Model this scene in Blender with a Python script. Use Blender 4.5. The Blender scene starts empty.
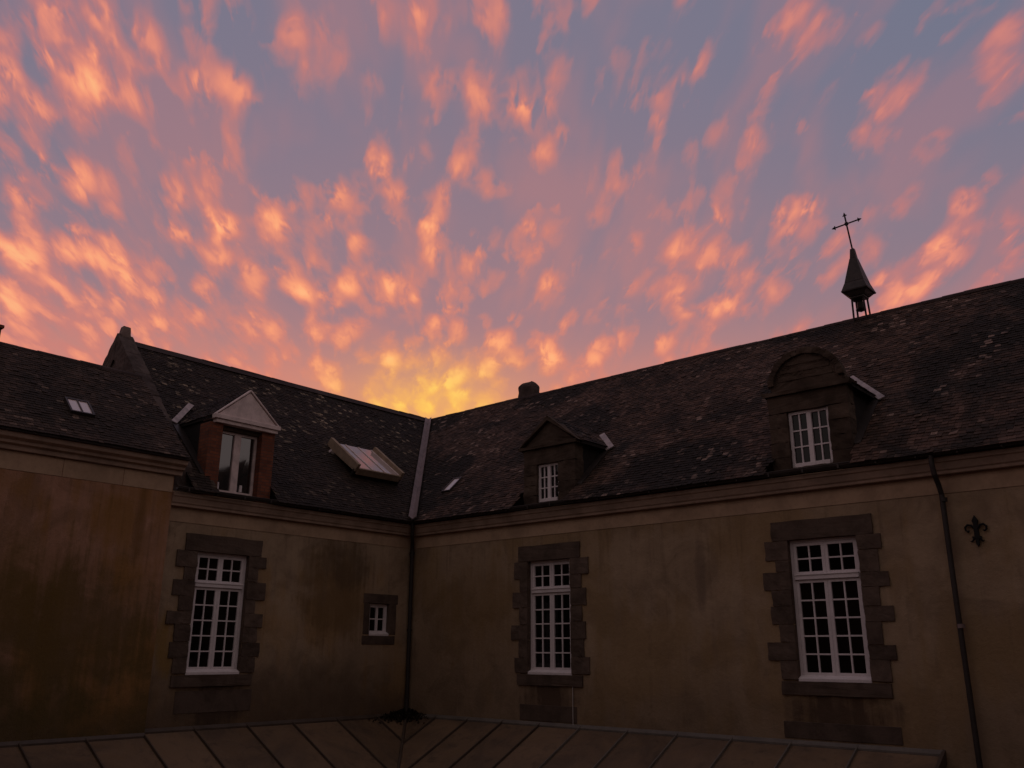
import bpy, bmesh, math, random
from mathutils import Vector, Matrix, noise as mnoise
random.seed(7)
S = bpy.context.scene
COL = S.collection

# ------------------------------------------------------------------ camera
cam = bpy.data.cameras.new('camera')
cam.sensor_width = 36.0
cam.lens = 882.3 / 1024 * 36.0
cam.clip_start = 0.05
cam.clip_end = 3000
CAM_F = Vector((-0.63457678, 0.71628363, 0.29025862))
CAM_R = Vector((0.74936286, 0.6621457, 0.00428633))
CAM_U = Vector((0.18912327, -0.22022904, 0.95693864))
co = bpy.data.objects.new('camera', cam)
COL.objects.link(co)
CAM_P = Vector((16.3545, -14.8031, 0.425))
co.matrix_world = Matrix(((CAM_R.x, CAM_U.x, -CAM_F.x, CAM_P.x),
                          (CAM_R.y, CAM_U.y, -CAM_F.y, CAM_P.y),
                          (CAM_R.z, CAM_U.z, -CAM_F.z, CAM_P.z), (0, 0, 0, 1)))
S.camera = co

# ------------------------------------------------------------------ exposure
S.view_settings.view_transform = 'Standard'
S.view_settings.look = 'None'
S.view_settings.exposure = 0.0
S.view_settings.gamma = 1.0
S.view_settings.use_curve_mapping = False

def lin(r, g, b):
    f = lambda c: (c / 255 / 12.92) if c <= 10.3 else ((c / 255 + 0.055) / 1.055) ** 2.4
    return (f(r), f(g), f(b), 1.0)

class NT:
    """short-hand for building node trees"""
    def __init__(self, tree):
        self.t = tree
        self.n = tree.nodes
        self.l = tree.links
    def new(self, kind, **kw):
        n = self.n.new(kind)
        for k, v in kw.items():
            setattr(n, k, v)
        return n
    def put(self, sock, v):
        if isinstance(v, bpy.types.NodeSocket):
            self.l.new(v, sock)
        elif v is not None:
            sock.default_value = v
    def math(self, op, a, b=None, c=None, clamp=False):
        n = self.new('ShaderNodeMath', operation=op, use_clamp=clamp)
        self.put(n.inputs[0], a)
        if b is not None: self.put(n.inputs[1], b)
        if c is not None: self.put(n.inputs[2], c)
        return n.outputs[0]
    def vmath(self, op, a, b=None, out=0):
        n = self.new('ShaderNodeVectorMath', operation=op)
        self.put(n.inputs[0], a)
        if b is not None: self.put(n.inputs[1], b)
        return n.outputs[out]
    def mix(self, f, a, b, blend='MIX'):
        n = self.new('ShaderNodeMix', data_type='RGBA', blend_type=blend)
        self.put(n.inputs[0], f); self.put(n.inputs[6], a); self.put(n.inputs[7], b)
        return n.outputs[2]
    def noise(self, vec, scale, detail=4, rough=0.5, dist=0.0, out=0, dim='3D'):
        n = self.new('ShaderNodeTexNoise', noise_dimensions=dim)
        self.put(n.inputs['Vector'], vec)
        n.inputs['Scale'].default_value = scale
        n.inputs['Detail'].default_value = detail
        n.inputs['Roughness'].default_value = rough
        n.inputs['Distortion'].default_value = dist
        return n.outputs[out]
    def step(self, v, lo, hi, a=0.0, b=1.0):
        n = self.new('ShaderNodeMapRange', interpolation_type='SMOOTHSTEP')
        self.put(n.inputs[0], v); self.put(n.inputs[1], lo); self.put(n.inputs[2], hi)
        self.put(n.inputs[3], a); self.put(n.inputs[4], b)
        return n.outputs[0]
    def comb(self, x, y, z):
        n = self.new('ShaderNodeCombineXYZ')
        self.put(n.inputs[0], x); self.put(n.inputs[1], y); self.put(n.inputs[2], z)
        return n.outputs[0]
    def scalevec(self, v, s):
        return self.vmath('MULTIPLY', v, s)

# ------------------------------------------------------------------ sky
SUN_AZ = math.radians(-47.0)          # measured from +Y towards +X
SUN_EL = math.radians(1.0)
A2 = Vector((math.sin(SUN_AZ), math.cos(SUN_AZ), 0))
B2 = Vector((math.cos(SUN_AZ), -math.sin(SUN_AZ), 0))

def pix_dir(x, y):
    return (CAM_F + CAM_R * (x - 512) / 882.3 - CAM_U * (y - 384) / 882.3).normalized()

# thicker (+) and thinner (-) patches of the cloud deck: bearing and height given through the view axes, radius, weight
PATCHES = [(11, 88, 34, 0.2), (60, 95, 26, 0.1), (88, 77, 30, 0.18), (120, 98, 26, 0.2), (213, 71, 28, 0.2), (191, 40, 22, 0.12),
    (148, 60, 24, 0.1), (255, 85, 16, 0.12), (312, 45, 24, 0.1), (378, 30, 24, 0.05), (465, 77, 26, 0.2), (489, 98, 20, 0.16),
    (528, 120, 20, 0.2), (567, 115, 20, 0.12), (545, 160, 20, 0.08), (488, 182, 20, 0.08), (211, 164, 15, 0.2), (77, 186, 20, 0.18),
    (33, 190, 24, 0.14), (170, 191, 17, 0.16), (276, 216, 22, 0.24), (334, 202, 20, 0.18), (394, 186, 17, 0.14), (230, 228, 16, 0.18),
    (241, 263, 18, 0.18), (189, 241, 14, 0.14), (361, 243, 18, 0.18), (438, 241, 24, 0.2), (468, 264, 20, 0.16), (16, 258, 34, 0.22),
    (88, 252, 26, 0.22), (126, 273, 18, 0.18), (290, 285, 22, 0.18), (350, 284, 16, 0.18), (399, 284, 13, 0.18), (432, 296, 12, 0.18),
    (312, 298, 15, 0.18), (334, 328, 24, 0.16), (257, 328, 18, 0.12), (449, 323, 20, 0.14), (82, 306, 20, 0.12), (30, 310, 30, 0.14),
    (328, 377, 22, 0.12), (399, 361, 18, 0.14), (534, 219, 18, 0.2), (550, 279, 16, 0.16), (545, 240, 16, 0.1), (660, 131, 14, 0.12),
    (761, 104, 26, 0.22), (755, 142, 16, 0.12), (873, 104, 18, 0.15), (835, 159, 16, 0.12), (588, 186, 20, 0.1), (632, 241, 22, 0.16),
    (695, 252, 26, 0.2), (690, 290, 20, 0.16), (796, 219, 30, 0.2), (769, 284, 26, 0.18), (621, 295, 16, 0.14), (662, 345, 18, 0.16),
    (545, 361, 22, 0.16), (590, 355, 20, 0.14), (966, 202, 26, 0.18), (939, 257, 28, 0.2), (905, 295, 22, 0.16), (895, 273, 18, 0.12),
    (977, 153, 20, 0.1), (1010, 252, 24, 0.18), (910, 90, 22, 0.06), (500, 345, 20, 0.12), (470, 375, 22, 0.14), (730, 310, 20, 0.12),
    (1000, 110, 26, 0.06), (370, 125, 58, -0.20), (300, 130, 40, -0.10), (640, 70, 45, -0.06), (705, 110, 30, -0.08), (812, 110, 26, -0.12),
    (480, 215, 30, -0.16), (880, 45, 60, -0.04), (560, 30, 40, -0.03), (590, 245, 24, -0.12), (740, 200, 26, -0.1), (880, 190, 34, -0.12),
    (180, 130, 40, -0.14), (500, 300, 26, -0.12), (140, 215, 22, -0.1), (410, 215, 20, -0.1), (900, 240, 20, -0.1), (700, 40, 40, -0.03),
    (310, 175, 25, -0.12), (270, 160, 30, -0.1), (60, 140, 30, -0.1),
    (60, 20, 20, 0.12), (82, 45, 20, 0.10), (112, 8, 18, 0.14), (136, 38, 18, 0.14), (160, 74, 20, 0.14), (180, 12, 16, 0.10), (236, 28, 15, 0.12),
    (268, 58, 14, 0.10), (296, 22, 16, 0.08), (430, 30, 20, 0.06), (20, 30, 24, 0.10), (500, 120, 18, 0.12), (400, 395, 26, 0.10), (450, 390, 24, 0.12), (590, 15, 18, 0.08), (610, 45, 18, 0.08), (525, 20, 18, 0.07), (660, 100, 16, 0.08), (585, 85, 16, 0.08),
    (700, 75, 16, 0.06), (840, 30, 20, 0.07), (775, 60, 18, 0.06), (920, 60, 22, 0.08), (1000, 40, 24, 0.07), (870, 130, 18, 0.10), (945, 130, 20, 0.10), (650, 200, 18, 0.10), (60, 220, 14, -0.08)]
world = bpy.data.worlds.new("World")
S.world = world
world.use_nodes = True
world.node_tree.nodes.clear()
W = NT(world.node_tree)
gen = W.new('ShaderNodeTexCoord').outputs['Generated']
D = W.vmath('NORMALIZE', gen)
sx = W.new('ShaderNodeSeparateXYZ'); W.l.new(D, sx.inputs[0])
dz = sx.outputs[2]
dzc = W.math('MAXIMUM', dz, 0.0)
da = W.vmath('DOT_PRODUCT', D, A2, out=1)
db = W.vmath('DOT_PRODUCT', D, B2, out=1)
H0 = 0.24                                # flattens the cloud deck towards the horizon, as the earth's curve does
h = W.math('ADD', dzc, H0)
u = W.math('DIVIDE', db, h)
v = W.math('DIVIDE', da, h)
# slow warp so that the streaks bend a little
wv = W.comb(W.math('MULTIPLY', u, 1.3), W.math('MULTIPLY', v, 0.9), 3.3)
warp = W.noise(wv, 1.0, 2, 0.5, 0, out=1)
wsep = W.new('ShaderNodeSeparateColor'); W.l.new(warp, wsep.inputs[0])
u2 = W.math('ADD', u, W.math('MULTIPLY', W.math('SUBTRACT', wsep.outputs[0], 0.5), 0.22))
v2 = W.math('ADD', v, W.math('MULTIPLY', W.math('SUBTRACT', wsep.outputs[1], 0.5), 0.30))
cells = W.noise(W.comb(W.math('MULTIPLY', u2, 18.0), W.math('MULTIPLY', v2, 7.6), 1.7), 1.0, 3.0, 0.50, 0.2)
fine = W.noise(W.comb(W.math('MULTIPLY', u2, 36.0), W.math('MULTIPLY', v2, 13.0), 8.1), 1.0, 3, 0.6, 0.3)
broad = W.noise(W.comb(W.math('MULTIPLY', u2, 2.2), W.math('MULTIPLY', v2, 1.5), 5.2), 1.0, 2, 0.5, 0.0)
fsep = W.math('MULTIPLY', W.math('SUBTRACT', fine, 0.5), 1.1)
vo = W.new('ShaderNodeTexVoronoi', feature='SMOOTH_F1', voronoi_dimensions='2D')
vo.inputs['Smoothness'].default_value = 0.35
vo.inputs['Scale'].default_value = 1.0
W.l.new(W.comb(W.math('ADD', W.math('MULTIPLY', u2, 21.0), fsep), W.math('SUBTRACT', W.math('MULTIPLY', v2, 9.2), fsep), 0.0), vo.inputs['Vector'])
puff = W.step(vo.outputs['Distance'], 0.70, 0.10)
dens = W.math('ADD', W.math('MULTIPLY', cells, 0.72), W.math('MULTIPLY', W.math('SUBTRACT', fine, 0.5), 0.13))
dens = W.math('ADD', dens, W.math('MULTIPLY_ADD', puff, 0.20, -0.04))
dens = W.math('ADD', dens, W.math('MULTIPLY', W.math('SUBTRACT', broad, 0.5), 0.22))
dens = W.math('ADD', dens, W.step(dz, 0.26, 0.56, 0.07, -0.045))
dens = W.math('ADD', dens, W.step(u, -0.9, 0.8, 0.05, 0.00))
# ragged edges for the patches
ru = W.math('ADD', u, W.math('MULTIPLY', W.math('SUBTRACT', cells, 0.5), 0.10))
rv = W.math('ADD', v, W.math('MULTIPLY', W.math('SUBTRACT', fine, 0.5), 0.18))
ruv = W.comb(ru, rv, 0.0)
for (px, py, rad, wt) in PATCHES:
    dd = pix_dir(px, py)
    hh_ = dd.z + H0
    u0, v0_ = dd.dot(B2) / hh_, dd.dot(A2) / hh_
    r_u = rad / 882.3 / hh_ * 0.85
    r_v = rad / 882.3 / hh_ ** 2 * 0.75
    n_ = W.new('ShaderNodeVectorMath', operation='MULTIPLY_ADD')
    W.l.new(ruv, n_.inputs[0]); n_.inputs[1].default_value = (1 / r_u, 1 / r_v, 0); n_.inputs[2].default_value = (-u0 / r_u, -v0_ / r_v, 0)
    q2 = W.vmath('DOT_PRODUCT', n_.outputs[0], n_.outputs[0], out=1)
    dens = W.math('MULTIPLY_ADD', W.math('POWER', 0.3679, q2), wt * 0.95, dens)
dens = W.math('MULTIPLY_ADD', dens, 1.18, -0.110)
haze_n = W.noise(W.comb(W.math('MULTIPLY', u2, 8.5), W.math('MULTIPLY', v2, 2.8), 12.4), 1.0, 3, 0.55, 0.2)
haze_v = W.step(haze_n, 0.42, 0.66)
hot = W.step(dens, 0.70, 0.98)
veil = W.step(dens, 0.34, 0.64)
core = W.step(dens, 0.54, 0.82)
# angle from the place where the sun went down
glow_dir = pix_dir(432, 412)
cg = W.vmath('DOT_PRODUCT', D, glow_dir, out=1)
g_near = W.math('EXPONENT', W.math('MULTIPLY_ADD', cg, 240.0, -240.0))
g_near = W.math('MULTIPLY', g_near, W.step(dz, 0.36, 0.25))
g_mid = W.math('EXPONENT', W.math('MULTIPLY_ADD', cg, 9.0, -9.0))
# clear air: blue-grey above, mauve low down
air = W.mix(W.step(dz, 0.22, 0.60), lin(150, 122, 131), lin(108, 116, 138))
air = W.mix(W.math('MULTIPLY', g_mid, 0.35, clamp=True), air, lin(186, 124, 122))
air = W.mix(W.math('MULTIPLY', W.step(dz, 0.38, 0.20), W.step(da, 0.5, 0.9)), air, lin(222, 136, 110))
veil_c = W.mix(g_mid, lin(190, 118, 120), lin(222, 130, 108))
core_c = W.mix(g_mid, lin(240, 143, 120), lin(252, 158, 114))
core_c = W.mix(W.math('MULTIPLY', hot, 0.8), core_c, lin(255, 190, 132))
core_c = W.mix(g_near, core_c, lin(255, 224, 100))
veil_c = W.mix(g_near, veil_c, lin(255, 188, 84))
skyc = W.mix(W.math('MULTIPLY', haze_v, 0.24), air, veil_c)
skyc = W.mix(W.math('MULTIPLY', veil, 0.75), skyc, veil_c)
skyc = W.mix(core, skyc, core_c)
skyc = W.mix(W.math('MULTIPLY', g_near, 0.42), skyc, lin(255, 196, 84))
skyc = W.mix(W.step(da, 0.30, -0.25), skyc, lin(164, 148, 146))     # the eastern sky is plain grey dusk
# away from the sunset the whole sky is dimmer
dim = W.step(da, -0.9, 0.25, 0.52, 1.0)
below = W.step(dz, -0.05, 0.02, 0.25, 1.0)
dimv = W.math('MULTIPLY', dim, below)
skyc = W.vmath('SCALE', skyc); skyc.node.inputs['Scale'].default_value = 1.0
W.l.new(dimv, skyc.node.inputs['Scale'])
nish = W.new('ShaderNodeTexSky', sky_type='NISHITA')
nish.sun_disc = False
nish.sun_elevation = SUN_EL
nish.sun_rotation = SUN_AZ
bg1 = W.new('ShaderNodeBackground'); W.l.new(nish.outputs[0], bg1.inputs[0]); bg1.inputs[1].default_value = 0.01
bg2 = W.new('ShaderNodeBackground'); W.l.new(skyc, bg2.inputs[0]); bg2.inputs[1].default_value = 1.0
add = W.new('ShaderNodeAddShader')
W.l.new(bg1.outputs[0], add.inputs[0]); W.l.new(bg2.outputs[0], add.inputs[1])
wo = W.new('ShaderNodeOutputWorld'); W.l.new(add.outputs[0], wo.inputs[0])

sun = bpy.data.lights.new('sun', 'SUN')
sun.energy = 0.12
sun.angle = math.radians(0.5)
sun.color = (1.0, 0.55, 0.28)
suno = bpy.data.objects.new('sun', sun)
COL.objects.link(suno)
sd = Vector((A2.x * math.cos(SUN_EL), A2.y * math.cos(SUN_EL), math.sin(SUN_EL)))
suno.rotation_euler = (-sd).to_track_quat('-Z', 'Y').to_euler()
suno.location = sd * 60

# ------------------------------------------------------------------ mesh helpers
ORIGIN = {}
class MB:
    def __init__(self):
        self.v = []; self.f = []; self.tint = []
    def face(self, pts, t=0.5):
        i = len(self.v); self.v += [Vector(p) for p in pts]
        self.f.append(list(range(i, i + len(pts)))); self.tint.append(t)
    def solid(self, a, b, t=0.5):
        """closed prism between two equal rings a and b"""
        i = len(self.v); n = len(a)
        self.v += [Vector(p) for p in a] + [Vector(p) for p in b]
        self.f.append(list(range(i, i + n))[::-1]); self.f.append(list(range(i + n, i + 2 * n)))
        for k in range(n):
            k2 = (k + 1) % n
            self.f.append([i + k, i + k2, i + n + k2, i + n + k])
        self.tint += [t] * (n + 2)
    def box(self, fr, s0, s1, d0, d1, z0, z1, t=0.5):
        self.solid([fr(s0, d0, z0), fr(s1, d0, z0), fr(s1, d1, z0), fr(s0, d1, z0)],
                   [fr(s0, d0, z1), fr(s1, d0, z1), fr(s1, d1, z1), fr(s0, d1, z1)], t)
    def prism(self, fr, poly, d0, d1, t=0.5):
        self.solid([fr(s, d0, z) for s, z in poly], [fr(s, d1, z) for s, z in poly], t)
    def sweep(self, fr, prof, s0, s1, t=0.5):
        """profile of (d, z) run along the wall"""
        self.solid([fr(s0, d, z) for d, z in prof], [fr(s1, d, z) for d, z in prof], t)
    def tube(self, pts, r, n=8, t=0.5, cap=True):
        pts = [Vector(p) for p in pts]
        rs = r if isinstance(r, (list, tuple)) else [r] * len(pts)
        rings = []
        ref = None
        for k, p in enumerate(pts):
            d = (pts[min(k + 1, len(pts) - 1)] - pts[max(k - 1, 0)]).normalized()
            if ref is None:
                ref = Vector((0, 0, 1)) if abs(d.z) < 0.9 else Vector((1, 0, 0))
            a = d.cross(ref).normalized(); b = d.cross(a).normalized()
            ref = a.cross(d)
            i = len(self.v)
            self.v += [p + (a * math.cos(2 * math.pi * q / n) + b * math.sin(2 * math.pi * q / n)) * rs[k] for q in range(n)]
            rings.append(i)
        for k in range(len(rings) - 1):
            for q in range(n):
                q2 = (q + 1) % n
                self.f.append([rings[k] + q, rings[k] + q2, rings[k + 1] + q2, rings[k + 1] + q]); self.tint.append(t)
        if cap:
            self.f.append([rings[0] + q for q in range(n)][::-1]); self.tint.append(t)
            self.f.append([rings[-1] + q for q in range(n)]); self.tint.append(t)
    def build(self, name, mat, parent=None, smooth=False, bevel=0.0, fix=True):
        lo = Vector((min(p.x for p in self.v), min(p.y for p in self.v), min(p.z for p in self.v)))
        hi = Vector((max(p.x for p in self.v), max(p.y for p in self.v), max(p.z for p in self.v)))
        c = Vector(((lo.x + hi.x) / 2, (lo.y + hi.y) / 2, lo.z))
        me = bpy.data.meshes.new(name)
        me.from_pydata([p - c for p in self.v], [], self.f)
        at = me.attributes.new('tint', 'FLOAT', 'FACE')
        at.data.foreach_set('value', self.tint)
        if fix or bevel:
            bm = bmesh.new(); bm.from_mesh(me)
            bmesh.ops.recalc_face_normals(bm, faces=bm.faces)
            bm.to_mesh(me); bm.free()
        me.materials.append(mat)
        if smooth:
            me.polygons.foreach_set('use_smooth', [True] * len(me.polygons))
        o = bpy.data.objects.new(name, me)
        COL.objects.link(o)
        if bevel:
            m = o.modifiers.new('bevel', 'BEVEL'); m.width = bevel; m.segments = 1; m.limit_method = 'ANGLE'
        ORIGIN[o.name] = c
        if parent:
            o.parent = parent
            o.location = c - ORIGIN[parent.name]
        else:
            o.location = c
        return o

ROUGH = bpy.data.textures.new('stone_roughness', 'CLOUDS'); ROUGH.noise_scale = 0.16; ROUGH.noise_depth = 3
def rough(o, amount, levels=3):
    for m_ in list(o.modifiers): o.modifiers.remove(m_)
    sd_ = o.modifiers.new('cut', 'SUBSURF'); sd_.subdivision_type = 'SIMPLE'; sd_.levels = levels; sd_.render_levels = levels
    dp = o.modifiers.new('wear', 'DISPLACE'); dp.texture = ROUGH; dp.texture_coords = 'GLOBAL'; dp.strength = amount; dp.mid_level = 0.5
    return o

def thing(name, label, cat, loc, group=None):
    o = bpy.data.objects.new(name, None)
    o.empty_display_size = 0.3
    COL.objects.link(o); o.location = loc
    ORIGIN[o.name] = Vector(loc)
    o['label'] = label; o['category'] = cat
    if group: o['group'] = group
    return o
def tag(o, label, cat, group=None):
    o['label'] = label; o['category'] = cat
    if group: o['group'] = group
    return o
def structure(o):
    o['kind'] = 'structure'; return o

# wall frames: s along the wall, d out of the wall into the courtyard, z up (0 = window sills)
FB = lambda s, d, z: Vector((s, -d, z))
FA = lambda s, d, z: Vector((d, s, z))
LX = 0.12
FL = lambda s, d, z: Vector((d + LX, s, z))
GROUND = -4.3

# ------------------------------------------------------------------ materials
def new_mat(name):
    m = bpy.data.materials.new(name); m.use_nodes = True
    m.node_tree.nodes.clear()
    N = NT(m.node_tree)
    p = N.new('ShaderNodeBsdfPrincipled')
    o = N.new('ShaderNodeOutputMaterial'); N.l.new(p.outputs[0], o.inputs[0])
    return m, N, p
def pos(N):
    return N.new('ShaderNodeNewGeometry').outputs['Position']
def tint(N):
    n = N.new('ShaderNodeAttribute'); n.attribute_name = 'tint'
    return n.outputs['Fac']
def bump(N, p, height, strength=0.4, dist=0.02):
    b = N.new('ShaderNodeBump')
    b.inputs['Strength'].default_value = strength; b.inputs['Distance'].default_value = dist
    N.l.new(height, b.inputs['Height']); N.l.new(b.outputs[0], p.inputs['Normal'])

def plaster(name, c1, c2, ochre, dark, ochre_amt=0.8, grime_shade=0.0, seed=0.0, patches=()):
    m, N, p = new_mat(name)
    P = N.vmath('ADD', pos(N), (seed, seed * 0.7, 0))
    big = N.noise(P, 0.55, 4, 0.55)
    mid = N.noise(P, 1.9, 5, 0.6, 0.4)
    fin = N.noise(P, 16, 6, 0.7)
    gr = N.noise(P, 70, 3, 0.6)
    stk = N.noise(N.scalevec(P, (3.2, 3.2, 0.28)), 1.0, 4, 0.6)
    stk2 = N.noise(N.scalevec(P, (9.0, 9.0, 0.45)), 1.0, 3, 0.55)
    c = N.mix(N.step(mid, 0.35, 0.68), c1, c2)
    blot = N.noise(P, 1.1, 6, 0.62, 0.8)
    c = N.mix(N.step(blot, 0.44, 0.64, 0, 0.65), c, N.mix(0.5, c2, dark))
    om = N.math('MULTIPLY', N.step(N.math('ADD', N.math('MULTIPLY', stk, 0.35), N.math('MULTIPLY', big, 0.75)), 0.50, 0.66), ochre_amt)
    c = N.mix(om, c, ochre)
    sep = N.new('ShaderNodeSeparateXYZ'); N.l.new(pos(N), sep.inputs[0])
    drip = N.math('MULTIPLY', N.step(stk2, 0.54, 0.72), N.step(mid, 0.40, 0.62))
    c = N.mix(N.math('MULTIPLY', drip, 0.22), c, dark)
    top = N.math('MULTIPLY', N.step(stk2, 0.50, 0.66), N.step(N.math('ADD', sep.outputs[2], N.math('MULTIPLY', N.math('SUBTRACT', mid, 0.5), 4.0)), 1.3, 3.0))
    c = N.mix(N.math('MULTIPLY', top, 0.16), c, dark)
    lim = N.math('ADD', sep.outputs[2], N.math('MULTIPLY', N.math('SUBTRACT', big, 0.5), 3.0))
    lim = N.math('ADD', lim, N.math('MULTIPLY', N.math('SUBTRACT', mid, 0.5), 1.2))
    low_grime_shade = N.math('MULTIPLY', N.step(lim, 0.75, -0.9), grime_shade)  # darker towards the foot: grime, plus courtyard shade put into the colour
    c = N.mix(low_grime_shade, c, dark)
    for (s0, z0, rs, rz, axis, amt, pc) in patches:      # repaired or stained spots
        a = N.math('DIVIDE', N.math('SUBTRACT', sep.outputs[axis], s0), rs)
        b = N.math('DIVIDE', N.math('SUBTRACT', sep.outputs[2], z0), rz)
        r = N.math('ADD', N.math('MULTIPLY', a, a), N.math('MULTIPLY', b, b))
        r = N.math('ADD', r, N.math('MULTIPLY', N.math('SUBTRACT', stk2, 0.5), 1.8))
        r = N.math('ADD', r, N.math('MULTIPLY', N.math('SUBTRACT', mid, 0.5), 3.2))
        c = N.mix(N.math('MULTIPLY', N.step(r, 1.5, 0.0), amt), c, pc)
    c = N.mix(N.step(fin, 0.40, 0.80, 0.0, 0.25), c, N.mix(0.5, c, (0.05, 0.035, 0.025, 1)))
    N.put(p.inputs['Base Color'], c)
    p.inputs['Roughness'].default_value = 0.92
    p.inputs['Specular IOR Level'].default_value = 0.15
    hgt = N.math('ADD', N.math('MULTIPLY', fin, 0.7), N.math('MULTIPLY', gr, 0.35))
    hgt = N.math('ADD', hgt, N.math('MULTIPLY', mid, 1.2))
    bump(N, p, hgt, 0.5, 0.03)
    return m

def simple(name, c, rough=0.7, var=0.35, scale=3.0, metal=0.0, spec=0.3, bmp=0.2, c2=None, use_tint=0.0):
    m, N, p = new_mat(name)
    P = pos(N)
    n1 = N.noise(P, scale, 5, 0.6, 0.3)
    n2 = N.noise(P, scale * 9, 4, 0.6)
    d = c2 if c2 else tuple(x * (1 - var) for x in c[:3]) + (1,)
    cc = N.mix(N.step(n1, 0.35, 0.7), c, d)
    cc = N.mix(N.step(n2, 0.45, 0.8, 0, 0.4), cc, tuple(x * 0.6 for x in c[:3]) + (1,))
    if use_tint:
        t = N.math('MULTIPLY_ADD', tint(N), use_tint * 2, 1 - use_tint)
        sc = N.vmath('SCALE', cc); N.l.new(t, sc.node.inputs['Scale']); cc = sc
    N.put(p.inputs['Base Color'], cc)
    p.inputs['Roughness'].default_value = rough
    p.inputs['Metallic'].default_value = metal
    p.inputs['Specular IOR Level'].default_value = spec
    bump(N, p, n2, bmp, 0.01)
    return m

def slate_mat(name, c1, c2, lichen, amount, seed=0.0, moss=0.5, zr=None):
    m, N, p = new_mat(name)
    P = N.vmath('ADD', pos(N), (seed, 0, 0))
    t = tint(N)
    big = N.noise(P, 0.45, 4, 0.6, 0.5)
    mid = N.noise(P, 2.4, 5, 0.65, 0.3)
    fin = N.noise(P, 17, 4, 0.65)
    c = N.mix(N.step(t, 0.1, 0.9), c1, c2)
    c = N.mix(N.step(mid, 0.30, 0.62, 0.55, 0.0), c, (0.020, 0.015, 0.011, 1))
    c = N.mix(N.math('MULTIPLY', N.step(big, 0.45, 0.60), moss), c, (0.014, 0.011, 0.008, 1))
    # pale lichen: some whole slates, and crusts that spread over several
    crust = N.math('MULTIPLY', N.step(mid, 0.54, 0.68), N.step(fin, 0.50, 0.60))
    whole = N.math('MULTIPLY', N.step(t, 0.86, 0.97), N.step(fin, 0.34, 0.50))
    bandm = N.step(N.noise(P, 0.8, 3, 0.6), 0.44, 0.62, 0.06, 1.0)
    if zr:
        sep = N.new('ShaderNodeSeparateXYZ'); N.l.new(pos(N), sep.inputs[0])
        bandm = N.math('MULTIPLY', bandm, N.step(sep.outputs[2], zr[0], zr[1], 0.25, 1.0))
    lm = N.math('MULTIPLY', N.math('MAXIMUM', crust, whole), N.math('MULTIPLY', bandm, amount))
    c = N.mix(lm, c, lichen)
    N.put(p.inputs['Base Color'], c)
    p.inputs['Roughness'].default_value = 0.8
    p.inputs['Specular IOR Level'].default_value = 0.2
    bump(N, p, N.math('ADD', fin, N.math('MULTIPLY', mid, 0.6)), 0.5, 0.02)
    return m

def sheet_mat():
    m, N, p = new_mat('brown_zinc_sheet')
    P = pos(N)
    n0 = N.noise(P, 0.8, 4, 0.6, 0.6); n1 = N.noise(P, 3.5, 5, 0.65, 0.5); n2 = N.noise(P, 30, 4, 0.6)
    run = N.noise(N.scalevec(P, (2.2, 2.2, 1.0)), 1.0, 4, 0.6)
    c = N.mix(N.step(n0, 0.38, 0.65), (0.179, 0.116, 0.070, 1), (0.121, 0.081, 0.054, 1))
    c = N.mix(N.step(n1, 0.52, 0.72, 0, 0.7), c, (0.077, 0.052, 0.035, 1))
    c = N.mix(N.step(n2, 0.60, 0.74, 0, 0.6), c, (0.255, 0.169, 0.120, 1))
    t = N.math('MULTIPLY_ADD', tint(N), 0.3, 0.85)
    sc = N.vmath('SCALE', c); N.l.new(t, sc.node.inputs['Scale'])
    N.put(p.inputs['Base Color'], sc)
    N.put(p.inputs['Roughness'], N.step(n1, 0.3, 0.7, 0.42, 0.75))
    p.inputs['Specular IOR Level'].default_value = 0.35
    bump(N, p, N.math('ADD', N.math('MULTIPLY', n0, 2.0), N.math('MULTIPLY', n2, 0.08)), 0.35, 0.06)
    return m

M = {}
DK = (0.030, 0.022, 0.018, 1)
M['wall_a'] = plaster('lime_render_short', (0.427, 0.314, 0.212, 1), (0.338, 0.243, 0.163, 1), (0.365, 0.223, 0.098, 1), (0.094, 0.063, 0.043, 1), 0.65, 0.8, 4.0,
    patches=[(-2.2, 1.7, 1.0, 1.2, 1, 0.7, (0.154, 0.092, 0.041, 1)), (-1.9, 2.3, 0.75, 0.55, 1, 0.5, (0.083, 0.058, 0.041, 1)), (-5.1, -.55, .8, .5, 1, .85, (0.061, 0.040, 0.029, 1)), (-6.15, 0.5, 0.22, 0.55, 1, 0.7, (0.265, 0.158, 0.040, 1))])
M['wall_b'] = plaster('lime_render_long', (0.421, 0.305, 0.203, 1), (0.350, 0.251, 0.166, 1), (0.308, 0.198, 0.091, 1), (0.115, 0.079, 0.053, 1), 0.55, 0.4, 9.0,
    patches=[(7.93, 1.85, 0.13, 0.62, 0, 0.55, (0.157, 0.112, 0.086, 1)), (4.31, -.55, .75, .45, 0, .85, (0.069, 0.043, 0.032, 1)), (10.27, -.5, .85, .45, 0, .85, (0.069, 0.043, 0.032, 1)), (2.2, 1.2, 1.6, 1.2, 0, 0.5, (0.199, 0.123, 0.055, 1))])
M['wall_l'] = plaster('lime_render_stained', (0.481, 0.269, 0.184, 1), (0.409, 0.225, 0.146, 1), (0.311, 0.157, 0.047, 1), (0.083, 0.062, 0.026, 1), 0.8, 0.9, 21.0,
    patches=[(-8.2, 0.6, 2.1, 1.5, 1, 0.75, (0.103, 0.074, 0.026, 1)), (-9.2, 1.5, 1.4, 0.9, 1, 0.5, (0.166, 0.099, 0.026, 1)), (-7.0, 2.6, 0.10, 0.8, 1, 0.5, (0.136, 0.074, 0.026, 1))])
M['band'] = simple('pale_dressed_stone', (0.515, 0.359, 0.243, 1), 0.9, 0.3, 1.6, spec=0.15)
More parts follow.
